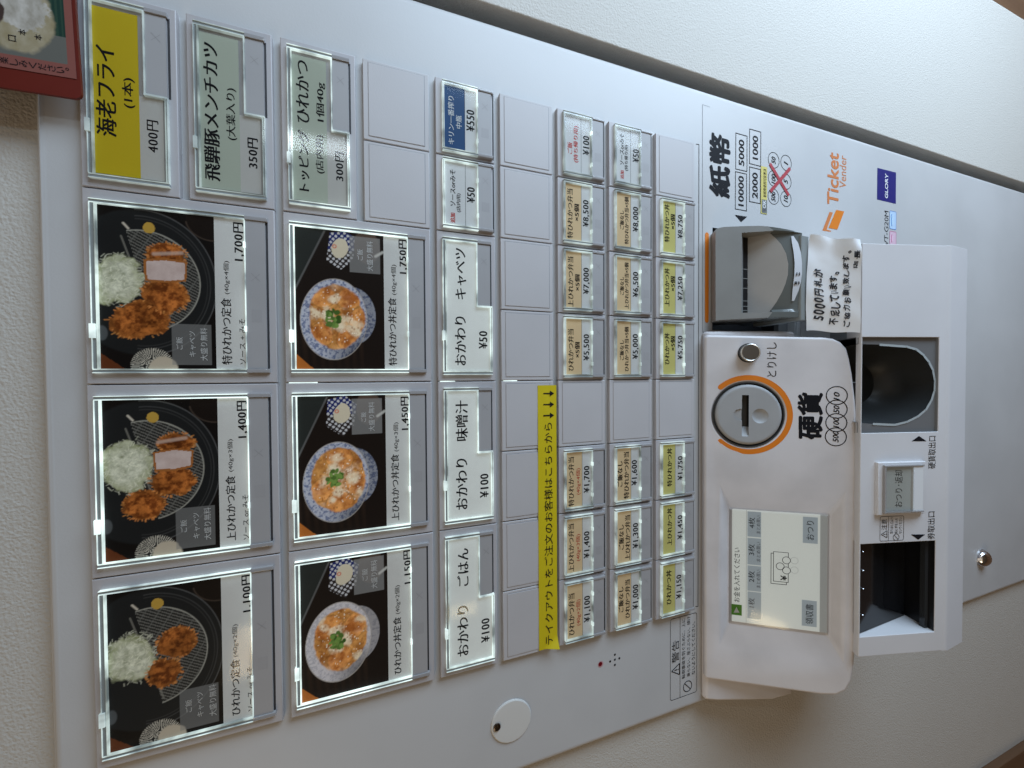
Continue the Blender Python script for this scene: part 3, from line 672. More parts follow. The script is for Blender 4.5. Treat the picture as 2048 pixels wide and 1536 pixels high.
def blank(s0, t0):
    fr = cell(s0, 1, t0); b = housing(fr, 1, 1, PLATE)
    b.box(fr, 3.2, 52.6, 3.6, 40.9, .0, .45, PLATE, r=.3, seg=2, which='front')
    for q in ((3.0, 52.8, 3.3, 3.58), (3.0, 52.8, 40.92, 41.2), (2.95, 3.18, 3.3, 41.2), (52.62, 52.85, 3.3, 41.2)): b.rect(fr, *q, .05, LINE if q[2] > 3.4 or q[0] > 50 else mat('plate_edge', (.36, .345, .35), .5))
    return build('blank_plate', b, TM)
K, R_ = BLACK, RED
g = crop(150, 380, 3.84)
BOX = lambda gx, L, sc: [('ご飯', gx, *L[0], 50/sc, 's', WHITE)]+([('キャベツ', gx, *L[1], 50/sc, 's', WHITE)] if len(L) == 3 else [])+[('大盛り無料', gx, *L[-1], 55/sc, 's', WHITE)]
large_button(2, 0, set_meal(4), RIM2, 'button with a photo of four fried cutlets and cabbage, 1,700 yen',
    [('特ひれかつ定食', g, (1165, 1340), (1163, 830), 80/3.84, 'm', K), ('(40g×4個)', g, (1165, 800), (1165, 545), 48/3.84, 's', K), ('1,700円', g, (1260, 545), (1255, 250), 82/3.84, 'mb', K), ('ソース + みそ', g, (1290, 1340), (1285, 990), 46/3.84, 's', K)]
    + BOX(g, [((805, 1225), (800, 1130)), ((905, 1280), (900, 1085)), ((995, 1310), (985, 1060))], 3.84))
g = crop(150, 760, 3.84)
large_button(4, 0, set_meal(3), RIM, 'button with a photo of three fried cutlets and cabbage, 1,400 yen',
    [('上ひれかつ定食', g, (1200, 1235), (1195, 735), 75/3.84, 'm', K), ('(40g×3個)', g, (1195, 705), (1195, 455), 46/3.84, 's', K), ('1,400円', g, (1287, 445), (1282, 160), 80/3.84, 'mb', K), ('ソース or みそ', g, (1315, 1225), (1310, 880), 46/3.84, 's', K)]
    + BOX(g, [((835, 1170), (835, 1075)), ((935, 1215), (930, 1020)), ((1020, 1225), (1015, 980))], 3.84))
g = crop(150, 1130, 3.782)
large_button(6, 0, set_meal(2), RIM2, 'button with a photo of two fried cutlets and cabbage, 1,100 yen',
    [('ひれかつ定食', g, (1220, 1135), (1208, 715), 72/3.782, 'm', K), ('(40g×2個)', g, (1215, 695), (1210, 450), 48/3.782, 's', K), ('1,100円', g, (1302, 355), (1297, 75), 76/3.782, 'mb', K), ('ソース or みそ', g, (1330, 1105), (1325, 770), 46/3.782, 's', K)]
    + BOX(g, [((860, 1115), (860, 1020)), ((950, 1145), (945, 960)), ((1045, 1140), (1040, 905))], 3.782))
g = crop(560, 420, 4.388)
large_button(2, 2, bowl_meal(4), RIM, 'button with a photo of a cutlet rice bowl, 1,750 yen',
    [('特ひれかつ丼定食', g, (990, 1365), (985, 770), 72/4.388, 'm', K), ('(40g×4個)', g, (1000, 745), (1000, 480), 50/4.388, 's', K), ('1,750円', g, (1082, 560), (1077, 260), 74/4.388, 'mb', K)]
    + BOX(g, [((705, 440), (700, 345)), ((790, 535), (785, 275))], 4.388))
g = crop(560, 760, 4.656)
large_button(4, 2, bowl_meal(3), RIM, 'button with a photo of a cutlet rice bowl, 1,450 yen',
    [('上ひれかつ丼定食', g, (1075, 1310), (1070, 690), 74/4.656, 'm', K), ('(40g×3個)', g, (1085, 665), (1080, 395), 52/4.656, 's', K), ('1,450円', g, (1167, 465), (1162, 155), 78/4.656, 'mb', K)]
    + BOX(g, [((780, 390), (775, 300)), ((855, 475), (850, 205))], 4.656))
g = crop(560, 1070, 4.267)
large_button(6, 2, bowl_meal(2), RIM, 'button with a photo of a pale cutlet rice bowl, 1,150 yen',
    [('ひれかつ丼定食', g, (1005, 1185), (1000, 700), 68/4.267, 'm', K), ('(40g×2個)', g, (1005, 675), (1003, 430), 48/4.267, 's', K), ('1,150円', g, (1092, 415), (1087, 130), 70/4.267, 'mb', K)]
    + BOX(g, [((725, 390), (722, 290)), ((805, 455), (800, 215))], 4.267))
g = crop(0, 0, 3.657)
wide_button(0, 0, 'yellow', RIM3, 'yellow fried prawn button, 400 yen', [('海老フライ', g, (775, 995), (770, 335), 150/3.657, 'mb', K), ('(1本)', g, (940, 790), (940, 570), 95/3.657, 'm', K), ('400円', g, (1120, 1115), (1117, 880), 85/3.657, 'm', K)])
wide_button(0, 1, 'sage', RIM3, 'sage green minced cutlet button, 350 yen', [('飛騨豚メンチカツ', g, (1545, 1320), (1545, 315), 118/3.657, 'mb', K), ('(大葉入り)', g, (1695, 1025), (1690, 645), 78/3.657, 'm', K), ('350円', g, (1850, 1230), (1850, 1010), 76/3.657, 'mb', K)])
g = crop(540, 60, 4.042)
wide_button(0, 2, 'sage', RIM2, 'sage green topping button, 300 yen', [('トッピング', g, (275, 1300), (270, 810), 88/4.042, 'mb', K), ('ひれかつ', g, (265, 750), (260, 245), 106/4.042, 'm', K), ('(店内用)', g, (405, 1160), (405, 850), 74/4.042, 'm', K), ('1個40g', g, (408, 740), (412, 425), 76/4.042, 'm', K), ('300円', g, (565, 1220), (560, 985), 70/4.042, 'mb', K)])
blank(0, 3); blank(1, 3)
g = crop(860, 460, 4.8)
wide_button(2, 4, 'plain', RIM2, 'white extra cabbage button, 50 yen', [('おかわり', g, (295, 1300), (290, 830), 105/4.8, 'm', K), ('キャベツ', g, (295, 665), (295, 175), 105/4.8, 'm', K), ('¥50', g, (510, 1140), (510, 970), 82/4.8, 'mb', K)])
g = crop(860, 760, 4.8)
wide_button(4, 4, 'plain', RIM2, 'white extra miso soup button, 100 yen', [('おかわり', g, (305, 1245), (305, 755), 110/4.8, 'm', K), ('味噌汁', g, (305, 585), (305, 195), 118/4.8, 'm', K), ('¥100', g, (521, 1128), (522, 900), 82/4.8, 'mb', K)])
g = crop(860, 1050, 4.8)
wide_button(6, 4, 'plain', RIM2, 'white extra rice button, 100 yen', [('おかわり', g, (318, 1258), (315, 775), 106/4.8, 'm', K), ('ごはん', g, (315, 590), (315, 225), 108/4.8, 'm', K), ('¥100', g, (532, 1125), (532, 897), 80/4.8, 'mb', K)])
g = crop(860, 140, 4.518)
small_button(0, 4, BLUE, PAPERC, RIM2, 'blue bottled beer button, 550 yen', [('キリン一番搾り', g, (192, 670), (189, 235), 55/4.518, 'm', WHITE), ('中瓶', g, (262, 530), (258, 410), 52/4.518, 'm', WHITE), ('¥550', g, (368, 555), (362, 360), 74/4.518, 'mb', K)])
small_button(1, 4, PAPERC, PAPERC, RIM2, 'white extra sauce button for eating in, 50 yen', [('追加', g, (207, 1380), (205, 1290), 44/4.518, 'mb', R_), ('ソースorみそ', g, (208, 1230), (205, 900), 48/4.518, 'm', K), ('(店内用)', g, (262, 1285), (258, 1115), 42/4.518, 'm', K), ('¥50', g, (370, 1200), (370, 1060), 72/4.518, 'mb', K)])
for i in range(8): blank(i, 5)
for r in (6, 7): blank(4, r)
blank(0, 8); blank(4, 8)
g5, g6, g7, g8 = crop(1100, 200, 5.12), crop(1100, 480, 5.12), crop(1100, 880, 5.12), crop(1070, 1100, 4.8)
q = 1/5.12; q8 = 1/4.8
small_button(0, 6, PAPERC, PAPERC, RIM3, 'white take-out rice button with red writing, 100 yen', [('ご飯', g5, (205, 550), (203, 430), 50*q, 'm', R_), ('(持ち帰り用)', g5, (268, 640), (265, 265), 52*q, 'mb', R_), ('¥100', g5, (370, 565), (368, 368), 66*q, 'mb', K)])
small_button(0, 7, PAPERC, PAPERC, RIM3, 'white take-out extra sauce button, 50 yen', [('追加', g5, (740, 808), (738, 720), 36*q, 'mb', R_), ('ソースorみそ', g5, (738, 665), (735, 345), 42*q, 'm', K), ('(持ち帰り用)', g5, (785, 725), (782, 460), 40*q, 'm', K), ('¥50', g5, (880, 640), (878, 505), 64*q, 'mb', K)])
def bento(s, gx, k, name, price, l1, l2, sub, subl, pl, red=False):
    small_button(s, 6, TAN, PAPERC, RIMS, 'tan boxed lunch button, %s yen' % price, [(name, gx, *l1, 58*k, 'm', K), (sub, gx, *subl, (50 if not red else 47)*k, 'mb' if not red else 's', R_ if red else K), ('¥'+price, gx, *pl, 66*k, 'mb', K)])
bento(1, g5, q, '特ひれかつ弁当', '8,500', ((205, 1415), (205, 908)), 0, '×5個', ((275, 1240), (272, 1065)), ((370, 1300), (370, 1025)))
bento(2, g6, q, '上ひれかつ弁当', '7,000', ((212, 685), (210, 170)), 0, '×5個', ((280, 520), (280, 352)), ((375, 555), (372, 285)))
bento(3, g6, q, 'ひれかつ弁当', '5,500', ((215, 1340), (212, 912)), 0, '×5個', ((280, 1205), (280, 1045)), ((377, 1235), (375, 965)))
bento(5, g7, q, '特ひれかつ弁当', '1,700', ((217, 680), (217, 175)), 0, '(40g×4個)', ((291, 560), (291, 290)), ((380, 540), (378, 265)), True)
bento(6, g7, q, '上ひれかつ弁当', '1,400', ((218, 1350), (217, 860)), 0, '(40g×3個)', ((290, 1240), (290, 965)), ((380, 1210), (378, 935)), True)
bento(7, g8, q8, 'ひれかつ弁当', '1,100', ((352, 820), (350, 420)), 0, '(40g×2個)', ((420, 725), (418, 475)), ((505, 690), (502, 440)), True)
def noricebento(s, gx, k, name, price, l1, l2, pl, hs):
    small_button(s, 7, TAN, PAPERC, RIMS, 'tan boxed lunch without rice button, %s yen' % price, [('ご飯なし', gx, *l1, hs*k, 'mb', K), (name, gx, *l2, hs*k, 'mb', K), ('¥'+price, gx, *pl, 63*k, 'mb', K)])
noricebento(1, g5, q, '特ひれかつ弁当×5個', '8,000', ((738, 1325), (735, 1130)), ((785, 1475), (785, 995)), ((880, 1350), (880, 1095)), 42)
noricebento(2, g6, q, '上ひれかつ弁当×5個', '6,500', ((737, 562), (737, 375)), ((785, 705), (785, 232)), ((880, 585), (880, 327)), 42)
noricebento(3, g6, q, 'ひれかつ弁当×5個', '5,000', ((737, 1230), (735, 1025)), ((785, 1345), (785, 890)), ((878, 1220), (876, 963)), 42)
noricebento(5, g7, q, '特ひれかつ弁当', '1,600', ((718, 480), (715, 215)), ((783, 600), (783, 122)), ((868, 465), (866, 205)), 54)
noricebento(6, g7, q, '上ひれかつ弁当', '1,300', ((732, 1125), (730, 868)), ((795, 1230), (795, 770)), ((880, 1108), (878, 850)), 52)
noricebento(7, g8, q8, 'ひれかつ弁当', '1,000', ((828, 600), (825, 355)), ((888, 655), (888, 285)), ((968, 568), (968, 332)), 47)
def bowl(s, gx, k, name, price, l1, pl, sub=None):
    small_button(s, 8, LEMON, PAPERC, RIMS, 'lemon yellow rice bowl button, %s yen' % price, [(name, gx, *l1, 50*k, 'mb', K), ('¥'+price, gx, *pl, 56*k, 'mb', K)]+([('×5個', gx, *sub, 46*k, 'mb', K)] if sub else []))
bowl(1, g5, q, '特ひれかつ丼', '8,750', ((1198, 1455), (1198, 1065)), ((1337, 1420), (1337, 1178)), ((1258, 1325), (1258, 1170)))
bowl(2, g6, q, '上ひれかつ丼', '7,250', ((1200, 680), (1198, 285)), ((1337, 620), (1335, 375)), ((1258, 525), (1258, 372)))
bowl(3, g6, q, 'ひれかつ丼', '5,750', ((1200, 1275), (1198, 950)), ((1337, 1225), (1335, 980)), ((1258, 1135), (1258, 985)))
bowl(5, g7, q, '特ひれかつ丼', '1,750', ((1225, 475), (1225, 82)), ((1337, 410), (1335, 165)))
bowl(6, g7, q, '上ひれかつ丼', '1,450', ((1225, 1080), (1225, 695)), ((1335, 1015), (1333, 770)))
bowl(7, g8, q8, 'ひれかつ丼', '1,150', ((1285, 525), (1285, 192)), ((1385, 465), (1383, 238)))

for b0_, b1_ in ((99.5, 116), (197, 208), (246, 257)):  # added glowing strips that imitate gleams in the gaps between buttons
    lk = MB(); lk.box(PANEL, -.28, .28, b0_, b1_, -2.5, -.2, RIM); build('gap_gleam_strip', lk, TM)
# ---- key cover and bolt on the panel
la, lb = PANEL.px(1023, 1442, FACE+.6)
k = MB(); k.lathe(PANEL, la, lb, [(16.9, FACE), (16.9, FACE+.7), (16.2, FACE+1.2), (10, FACE+1.35)], mat('key_cover_white', (.66, .645, .61), .4)); kc = build('key_cover', k, TM)
sa, sb_ = PANEL.px(994, 1454, FACE+1.5); k = MB(); k.lathe(PANEL, sa, sb_, [(3.0, FACE+1.3), (2.8, FACE+2.2), (1.5, FACE+2.9)], mat('dark_screw', (.14, .11, .09), .3, metal=1)); build('pivot_screw', k, kc)
sa, sb_ = PANEL.px(1968, 1117, FACE+3); k = MB(); k.lathe(PANEL, sa, sb_, [(12, FACE), (12, FACE+1)]+[(11.5*math.cos(t), FACE+1+9*math.sin(t)) for t in (0, .3, .6, .9, 1.2, 1.45)], CHROME); build('dome_bolt', k, TM)

# ---- tilted console with screen, coin slot and cancel button
pts = [(1409, 1358), (1408, 1100), (1408, 800), (1409, 672), (1416, 669.5), (1650, 674.5), (1668, 677), (1683, 684), (1694.7, 697), (1700.5, 718), (1706, 748), (1712, 800), (1716.5, 865), (1717.5, 950), (1717, 1042), (1714.5, 1225), (1710, 1330), (1704.5, 1362), (1694, 1382), (1675, 1391.5), (1644, 1391)]
out = [CONSOLE.px(*k_) for k_ in pts]
blk = MB(); blk.prism(CONSOLE, out, -38, 0, CONS)
so = [CONSOLE.px(1390+x/3.269, 950+y/3.269) for x, y in ((175, 85), (990, 155), (955, 1185), (158, 1107))]
SD = -8.5; si = [CONSOLE.px(1390+x/3.269, 950+y/3.269, SD) for x, y in ((222, 207), (876, 265), (868, 1056), (216, 942))]
aa = sorted(p_[0] for p_ in si); bb = sorted(p_[1] for p_ in si); sa0, sa1, sb0, sb1 = (aa[0]+aa[1])/2, (aa[2]+aa[3])/2, (bb[0]+bb[1])/2, (bb[2]+bb[3])/2
oa = sorted(p_[0] for p_ in so); ob_ = sorted(p_[1] for p_ in so); oa0, oa1, ob0, ob1 = (oa[0]+oa[1])/2, (oa[2]+oa[3])/2, (ob_[0]+ob_[1])/2, (ob_[2]+ob_[3])/2
fr_ = MB(); A = [(sa0, sb0), (sa1, sb0), (sa1, sb1), (sa0, sb1)]; B = [(oa0, ob0), (oa1, ob0), (oa1, ob1), (oa0, ob1)]
e = 2/(-SD)
B2 = [(b[0]+(b[0]-a[0])*e, b[1]+(b[1]-a[1])*e) for a, b in zip(A, B)]
fr_.add(CONSOLE.to([(a, b, SD) for a, b in A]+[(a, b, 2) for a, b in B2]), [(3, 2, 1, 0), (4, 5, 6, 7), (0, 1, 5, 4), (1, 2, 6, 5), (2, 3, 7, 6), (3, 0, 4, 7)], CONS)
cx, cy = CONSOLE.px(1390+540/5.12, 650+918/5.12); DR = (CONSOLE.px(1390+545/5.12, 650+588/5.12)[0]-CONSOLE.px(1390+540/5.12, 650+1248/5.12)[0])/2
hole = MB(); n = 56; hole.prism(CONSOLE, [(cx+DR*math.cos(6.28319*i/n), cy+DR*math.sin(6.28319*i/n)) for i in range(n)], -6, 3, DARK)
cons = solid(blk, [fr_, hole], 2.6, 4)
base = MB(); base.profile([(-3.9, -446.5), (2, -447.5), (7, -458), (24, -508), (26, -533), (-3.9, -536)], -309, 45, CONS)
basev = solid(base, [], 3, 3)
for V_, F_ in [(basev.V[0], basev.F)]: cons.add(V_, F_, CONS)
CF = .12; g = crop(1390, 650, 5.12)
cons.text(CONSOLE, 'とりけし', g(787, 530), g(787, 178), 100/5.12, 's', BLACK, CF)
cons.text(CONSOLE, '硬貨', g(1178, 1172), g(1180, 690), 262/5.12, 'sbb', BLACK, CF)
for s, x, y, a, b in (('10', 1452, 722, 772, 685), ('50', 1450, 862, 905, 822), ('100', 1447, 1000, 1052, 945), ('500', 1442, 1145, 1202, 1085)):
    ca, cb = CONSOLE.px(*g(x, y), CF); cons.ring(CONSOLE, ca, cb, 7.5, 8.3, CF, BLACK); cons.text(CONSOLE, s, g(x, a), g(x-2, b), 62/5.12, 'si', BLACK, CF)
R1 = CONSOLE.px(*g(1003, 930), CF)[1]-cy; R0 = CONSOLE.px(*g(943, 930), CF)[1]-cy
cons.ring(CONSOLE, cx, cy, R0, R1, CF, ORANGE, -222, 42, 90)
for t in (-222, 42): cons.disc(CONSOLE, cx+(R0+R1)/2*math.cos(math.radians(t)), cy-(R0+R1)/2*math.sin(math.radians(t)), (R1-R0)/2, CF+.02, ORANGE, 24)
CO = build('console', cons, TM, 'pale plastic console tilted out below the buttons')
# screen
s_ = MB(); sd = SD+.25
s_.box(CONSOLE, sa0-.5, sa1+.5, sb0-.5, sb1+.5, -14, SD-.05, DARK)
LCD = mat('lcd_cream', (.46, .47, .45), .25, emit=.40, ecol=(.72, .77, .73)); LCDB = mat('lcd_blue', (.32, .37, .40), .25, emit=.22, ecol=(.55, .64, .70)); LCDG = mat('lcd_grey', (.36, .37, .36), .25, emit=.18, ecol=(.62, .65, .64))
s_.rect(CONSOLE, sa0+1.0, sa1-.6, sb0+.5, sb1-.8, sd, LCD)
g = crop(1390, 950, 3.269)
def rpx(x0, x1, y0, y1, c, m, wd=None):
    a1, b0 = CONSOLE.px(*g(x0, (y0+y1)/2), c)[0], CONSOLE.px(*g(x0, (y0+y1)/2), c)[1]; b1 = CONSOLE.px(*g(x1, (y0+y1)/2), c)[1]
    aR = CONSOLE.px(*g((x0+x1)/2, y0), c)[0]; aL = CONSOLE.px(*g((x0+x1)/2, y1), c)[0]
    if wd: s_.frame_line(CONSOLE, aL, aR, b0, b1, wd, c, m)
    else: s_.rect(CONSOLE, aL, aR, b0, b1, c, m)
t1, t2, t3 = sd+.1, sd+.2, sd+.3
s_.rect(CONSOLE, sa0+1.0, sa1-.6, CONSOLE.px(*g(817, 640), t1)[1], sb1-.8, t1, LCDG)
s_.rect(CONSOLE, sa0+1.0, sa1-.6, CONSOLE.px(*g(334, 640), t1)[1], CONSOLE.px(*g(337, 640), t1)[1], t1, LCDG)
rpx(236, 306, 846, 916, t1, mat('lcd_green', (.06, .22, .02), .3, emit=.15))
s_.poly(CONSOLE, [CONSOLE.px(*g(*k_), t2) for k_ in ((252, 900), (290, 900), (271, 862))][::1], t2, WHITE)
s_.text(CONSOLE, 'お金を入れてください', g(275, 830), g(271, 475), 40/3.269, 's', BLACK, t2)
for y0, y1, num, a, b in ((765, 940, '1枚', (370, 865), (368, 805)), (594, 760, '2枚', (370, 700), (368, 628)), (413, 588, '3枚', (370, 525), (368, 452)), (240, 405, '4枚', (372, 348), (370, 278))):
    rpx(343, 432, y0, y1, t1, LCDB); s_.text(CONSOLE, num, g(*a), g(*b), 42/3.269, 's', BLACK if num != '1枚' else LINE, t2)
    if num != '1枚': s_.text(CONSOLE, 'まとめ買い', g(416, y1-22), g(415, y0+25), 26/3.269, 's', LINE, t2)
for x0, x1, y0, y1 in ((705, 803, 275, 447), (698, 796, 820, 990)): rpx(x0, x1, y0, y1, t1, LCDB)
s_.text(CONSOLE, 'おつり', g(755, 425), g(752, 300), 50/3.269, 's', BLACK, t2); s_.text(CONSOLE, '領収書', g(748, 975), g(748, 845), 52/3.269, 's', BLACK, t2)
rpx(495, 600, 513, 715, t1+.05, BLACK, .5); rpx(511, 612, 503, 700, t2, LCD); rpx(511, 612, 503, 700, t2+.03, BLACK, .5)
for k_ in ((557, 597), (598, 558), (598, 624)):
    a, b = CONSOLE.px(*g(*k_), t3); s_.disc(CONSOLE, a, b, 3.4, t3-.04, LCD, 24); s_.ring(CONSOLE, a, b, 3.0, 3.5, t3, BLACK, n=32)
s_.text(CONSOLE, '¥', g(580, 690), g(580, 657), 42/3.269, 'sb', BLACK, t3)
for k_ in ((650, 560), (650, 622)):
    a, b = CONSOLE.px(*g(*k_), t2); s_.ring(CONSOLE, a, b, 2.9, 3.2, t2, LCDG, n=24)
k_ = CONSOLE.px(*g(616, 500), t2); k2 = CONSOLE.px(*g(616, 720), t2)
scr = build('touch_screen', s_, CO)
gl = MB(); gl.rect(CONSOLE, sa0, sa1, sb0, sb1, sd+.9, mat_clear('screen_glass', (1, 1, 1), .8, .08)); build('screen_glass', gl, scr)
# coin slot disc
d = MB(); d.lathe(CONSOLE, cx, cy, [(DR+.35, .02), (DR+.1, .4), (DR-.6, .3), (DR-1.0, -4)], mat('dial_ring', (.06, .058, .056), .3))
DM = mat('coin_plate', (.36, .365, .37), .5, vary=.05, vscale=40)
plate = MB(); rr_ = DR-2.0; plate.lathe(CONSOLE, cx, cy, [(rr_, -5), (rr_, -.3), (rr_-.5, .7), (rr_-1.6, 1.5), (rr_-3, 1.8)], DM)
pb = MB(); pb.add(plate.V[0], plate.F+[tuple(range(55, -1, -1))] if False else plate.F+[tuple(reversed(range(48)))], DM)
def cpt(x, y, c=1.8): return CONSOLE.px(1390+x/5.12, 650+y/5.12, c)
slx0, sly0 = cpt(480, 1045); slx1, sly1 = cpt(552, 718); sl = MB(); sl.box(CONSOLE, slx0, slx1, sly0, sly1, -4.2, 5, DARK)
s2x0, s2y0 = cpt(475, 1140); s2x1, s2y1 = cpt(552, 1050); sl2 = MB()
ex = [(s2x0, 2.2), (s2x0, 1.7), (slx0-.0, -3.6), (slx0+.2, 2.2)]
sl2.add(CONSOLE.to([(a, sly0, c) for a, c in ex]+[(a, sly1, c) for a, c in ex]), [(0, 1, 2, 3), (7, 6, 5, 4), (0, 4, 5, 1), (1, 5, 6, 2), (2, 6, 7, 3), (3, 7, 4, 0)], DM)
dcx, dcy = cpt(470, 918); half = MB(); half.prism(CONSOLE, [(dcx+5.4*math.cos(6.28319*i/32), dcy-.4+5.6*math.sin(6.28319*i/32)) for i in range(32)], .6, 5, DM)
ddx, ddy = cpt(668, 932); dim = MB(); dim.lathe(CONSOLE, ddx, ddy, [(7.4, 5), (7.2, 2.2), (5.9, 1.2), (4.2, .3), (2.2, -.2)], DM)
dim2 = MB(); dim2.add(dim.V[0], dim.F+[tuple(reversed(range(48)))], DM)
def slot_dark(c):
    l = (c-CONSOLE.o); a, b, cc = l @ CONSOLE.ex, l @ CONSOLE.eb, l @ CONSOLE.n
    return DARK if (slx0-.05 < a < slx1+.05 and sly0-.05 < b < sly1+.05 and cc < 1.6) else None
pl = solid(pb, [half, sl, sl2, dim2], 0, recolor=slot_dark)
cs = build('coin_slot', d, CO); build('coin_plate', pl, cs)
# cancel button
ba, bb_ = CONSOLE.px(1390+565/5.12, 650+283/5.12, 5)
d = MB(); d.lathe(CONSOLE, ba, bb_, [(8.7, .05), (8.7, .5), (8.1, .6), (8.05, 4.2), (7.8, 4.5)], mat('black_ring', (.03, .03, .03), .3)); cbn = build('cancel_button', d, CO)
d = MB(); d.lathe(CONSOLE, ba, bb_, [(7.9, 4.3), (7.9, 6.6), (7.3, 7.1), (6.9, 6.9), (6.4, 6.95)], STEEL); build('button_cap', d, cbn)

# ---- banknote acceptor
bp_ = lambda x, y, c=0: BILL.px(1390+x/5.12, 430+y/5.12, c)
arc = [(750, 115), (800, 155), (817, 171), (823, 184), (850, 215), (900, 290), (940, 390), (958, 500), (955, 610), (935, 700), (905, 785), (860, 880), (810, 960), (792, 992), (785, 1007), (752, 1050)]
face = [(210, 150), (245, 132), (300, 122), (500, 114), (650, 110)]+arc+[(600, 1058), (300, 1072), (240, 1078), (212, 1080)]
body = MB(); body.prism(BILL, [bp_(*k_) for k_ in face], -42, 0, GREY)
ws = bp_(478, 600)[1]; we = bp_(985, 560)[1]; wr = bp_(540, 178)[0]; wl = bp_(540, 1000)[0]
wedge = MB(); DP = 16.0; bd = bp_(496, 600, -DP)[1]; ex = [(ws-1.2, 3), (ws, 0), (bd, -DP), (we, 3*0+.6)]
pc = lambda b_: -DP*(we-b_)/(we-bd)
wedge.add(BILL.to([(wl, b, c) for b, c in ex]+[(wr, b, c) for b, c in ex]), [(0, 1, 2, 3), (7, 6, 5, 4), (0, 4, 5, 1), (1, 5, 6, 2), (2, 6, 7, 3), (3, 7, 4, 0)], GREY)
PLT = mat('acceptor_plate', (.36, .35, .335), .4, vary=.06, vscale=40)
def acc_dark(c):
    l = c-BILL.o; bb2, cc = l @ BILL.eb, l @ BILL.n
    aa2 = l @ BILL.ex
    return PLT if (wl-.2 < aa2 < wr+.2 and bd-.5 < bb2 < bp_(940, 560)[1] and -.2 < cc-pc(bb2)+1 < 2.2 and cc < -.2) else None
ac = solid(body, [wedge], 1.3, 3, recolor=acc_dark)
top3 = []; bot3 = []
for k_ in arc:
    a_, b_ = bp_(*k_); top3.append((a_, b_, -.3 if not wl < a_ < wr else min(-.3, pc(b_)+.3)))
top3 = BILL.to(top3)
for (x_, y_), t3_ in zip(arc, top3):
    yy = min(max(430+y_/5.12, 466), 639); hh = 41.5; bot3.append(PANEL.to([(*PANEL.px(1604, yy, hh), hh)])[0])
bot3 = np.array(bot3); nA = len(arc)
low = [top3+(bot3-top3)*t_+np.array([0, -1.2*math.sin(t_*3.14), 0]) for t_ in (0, .12, .3, .5, .75, 1)]
ac.add(np.vstack(low), [(j*nA+i, j*nA+i+1, (j+1)*nA+i+1, (j+1)*nA+i) for j in range(5) for i in range(nA-1)], GREYD)
for e_ in (0, nA-1):                                  # cheeks running down to the foot
    q_ = np.array([top3[e_], bot3[e_], bot3[e_]+[0, 60, 0], top3[e_]+[0, 40, 0]]); ac.add(q_, [(0, 1, 2, 3)], GREYD)
BA = build('banknote_acceptor', ac, TM, 'grey banknote slot with a rounded lip')
r_ = MB(); s0_, s1_ = bp_(481, 600, -13)[1], bp_(506, 600, -14.5)[1]
r_.add(BILL.to([(wl+.6, bd-3.2, -DP+4.5), (wr-.6, bd-3.2, -DP+4.5), (wr-.6, bd+3.0, pc(bd+3)+.35), (wl+.6, bd+3.0, pc(bd+3)+.35)]), [(0, 1, 2, 3)], DARK)
for y in (555, 650, 750, 880, 935, 978):
    a = bp_(493, y, -12)[0]; r_.add(BILL.to([(a-.35, bd-3.0, -DP+4.9), (a+.35, bd-3.0, -DP+4.9), (a+.35, bd+2.9, pc(bd+3)+.8), (a-.35, bd+2.9, pc(bd+3)+.8)]), [(0, 1, 2, 3)], mat('slot_rib', (.20, .20, .19), .4))
build('note_slot', r_, BA)
FH = 42.5
fa1, fb0 = PANEL.px(1603, 470, FH); fa0, fb1 = PANEL.px(1615, 641, FH)
r_ = MB(); r_.box(PANEL, fa0, fa1, fb0, fb1+1.5, FACE+.1, FH, mat('flange_grey', (.24, .26, .26), .3), r=1.2, which='front'); build('base_flange', r_, BA)
# printed slip behind the clear lower lip
sl_ = MB(); ids = list(range(4, 12)); out1 = []; out2 = []
for n_2, i in enumerate(ids):
    bulge = math.sin((n_2+.4)/(len(ids)-.2)*3.1416); t0_, t1_ = .52-.30*bulge, .52+.24*bulge
    out1.append(top3[i]+(bot3[i]-top3[i])*t0_+np.array([0, -2.6, -.6])); out2.append(top3[i]+(bot3[i]-top3[i])*t1_+np.array([0, -2.6, -.6]))
m_ = len(ids); sl_.add(np.array(out1+out2), [(i, i+1, m_+i+1, m_+i) for i in range(m_-1)], mat('slip_white', (.62, .64, .68), .3))
for i, t_ in ((4, .28), (4, .62), (5, .4), (5, .7), (5, .2)):
    c_ = (out1[i]*(1-t_)+out2[i]*t_)+np.array([0, -.4, 0]); sl_.add(np.array([c_+[-1.6, 0, .9], c_+[1.2, -.1, .6], c_+[1.6, 0, -.5], c_+[-1.0, 0, -.7]]), [(0, 1, 2, 3)], BLACK)
build('printed_slip', sl_, BA)

# ---- payout tray
trp = MB(); trp.profile([(-3.9, -585), (12, -580), (35, -568), (58, -552), (68, -544.5), (72.5, -541.6), (75, -541), (94.6, -616.5), (96.2, -619), (97, -623), (95.6, -650), (90, -654), (-3.9, -668)], -240, 114, TRAYM)
def tq(pts, c=0):
    P = np.array([TRAY.px(*k_, c) for k_ in pts]); a = np.sort(P[:, 0]); b = np.sort(P[:, 1]); return a[:2].mean(), a[2:].mean(), b[:2].mean(), b[2:].mean()
ct = tq([(1726, 675), (1879, 674), (1876, 865), (1723, 865)]); tt = tq([(1721.5, 1085), (1871, 1085), (1869, 1269), (1720, 1269)])
c1 = MB(); c1.box(TRAY, *ct, -42, 12, TRAYM); c2 = MB(); c2.box(TRAY, *tt, -46, 12, TRAYM)
rf = tq([(1690+222/3.341, 860+215/3.341), (1690+540/3.341, 860+215/3.341), (1690+222/3.341, 860+565/3.341), (1690+540/3.341, 860+565/3.341)], 3.0)
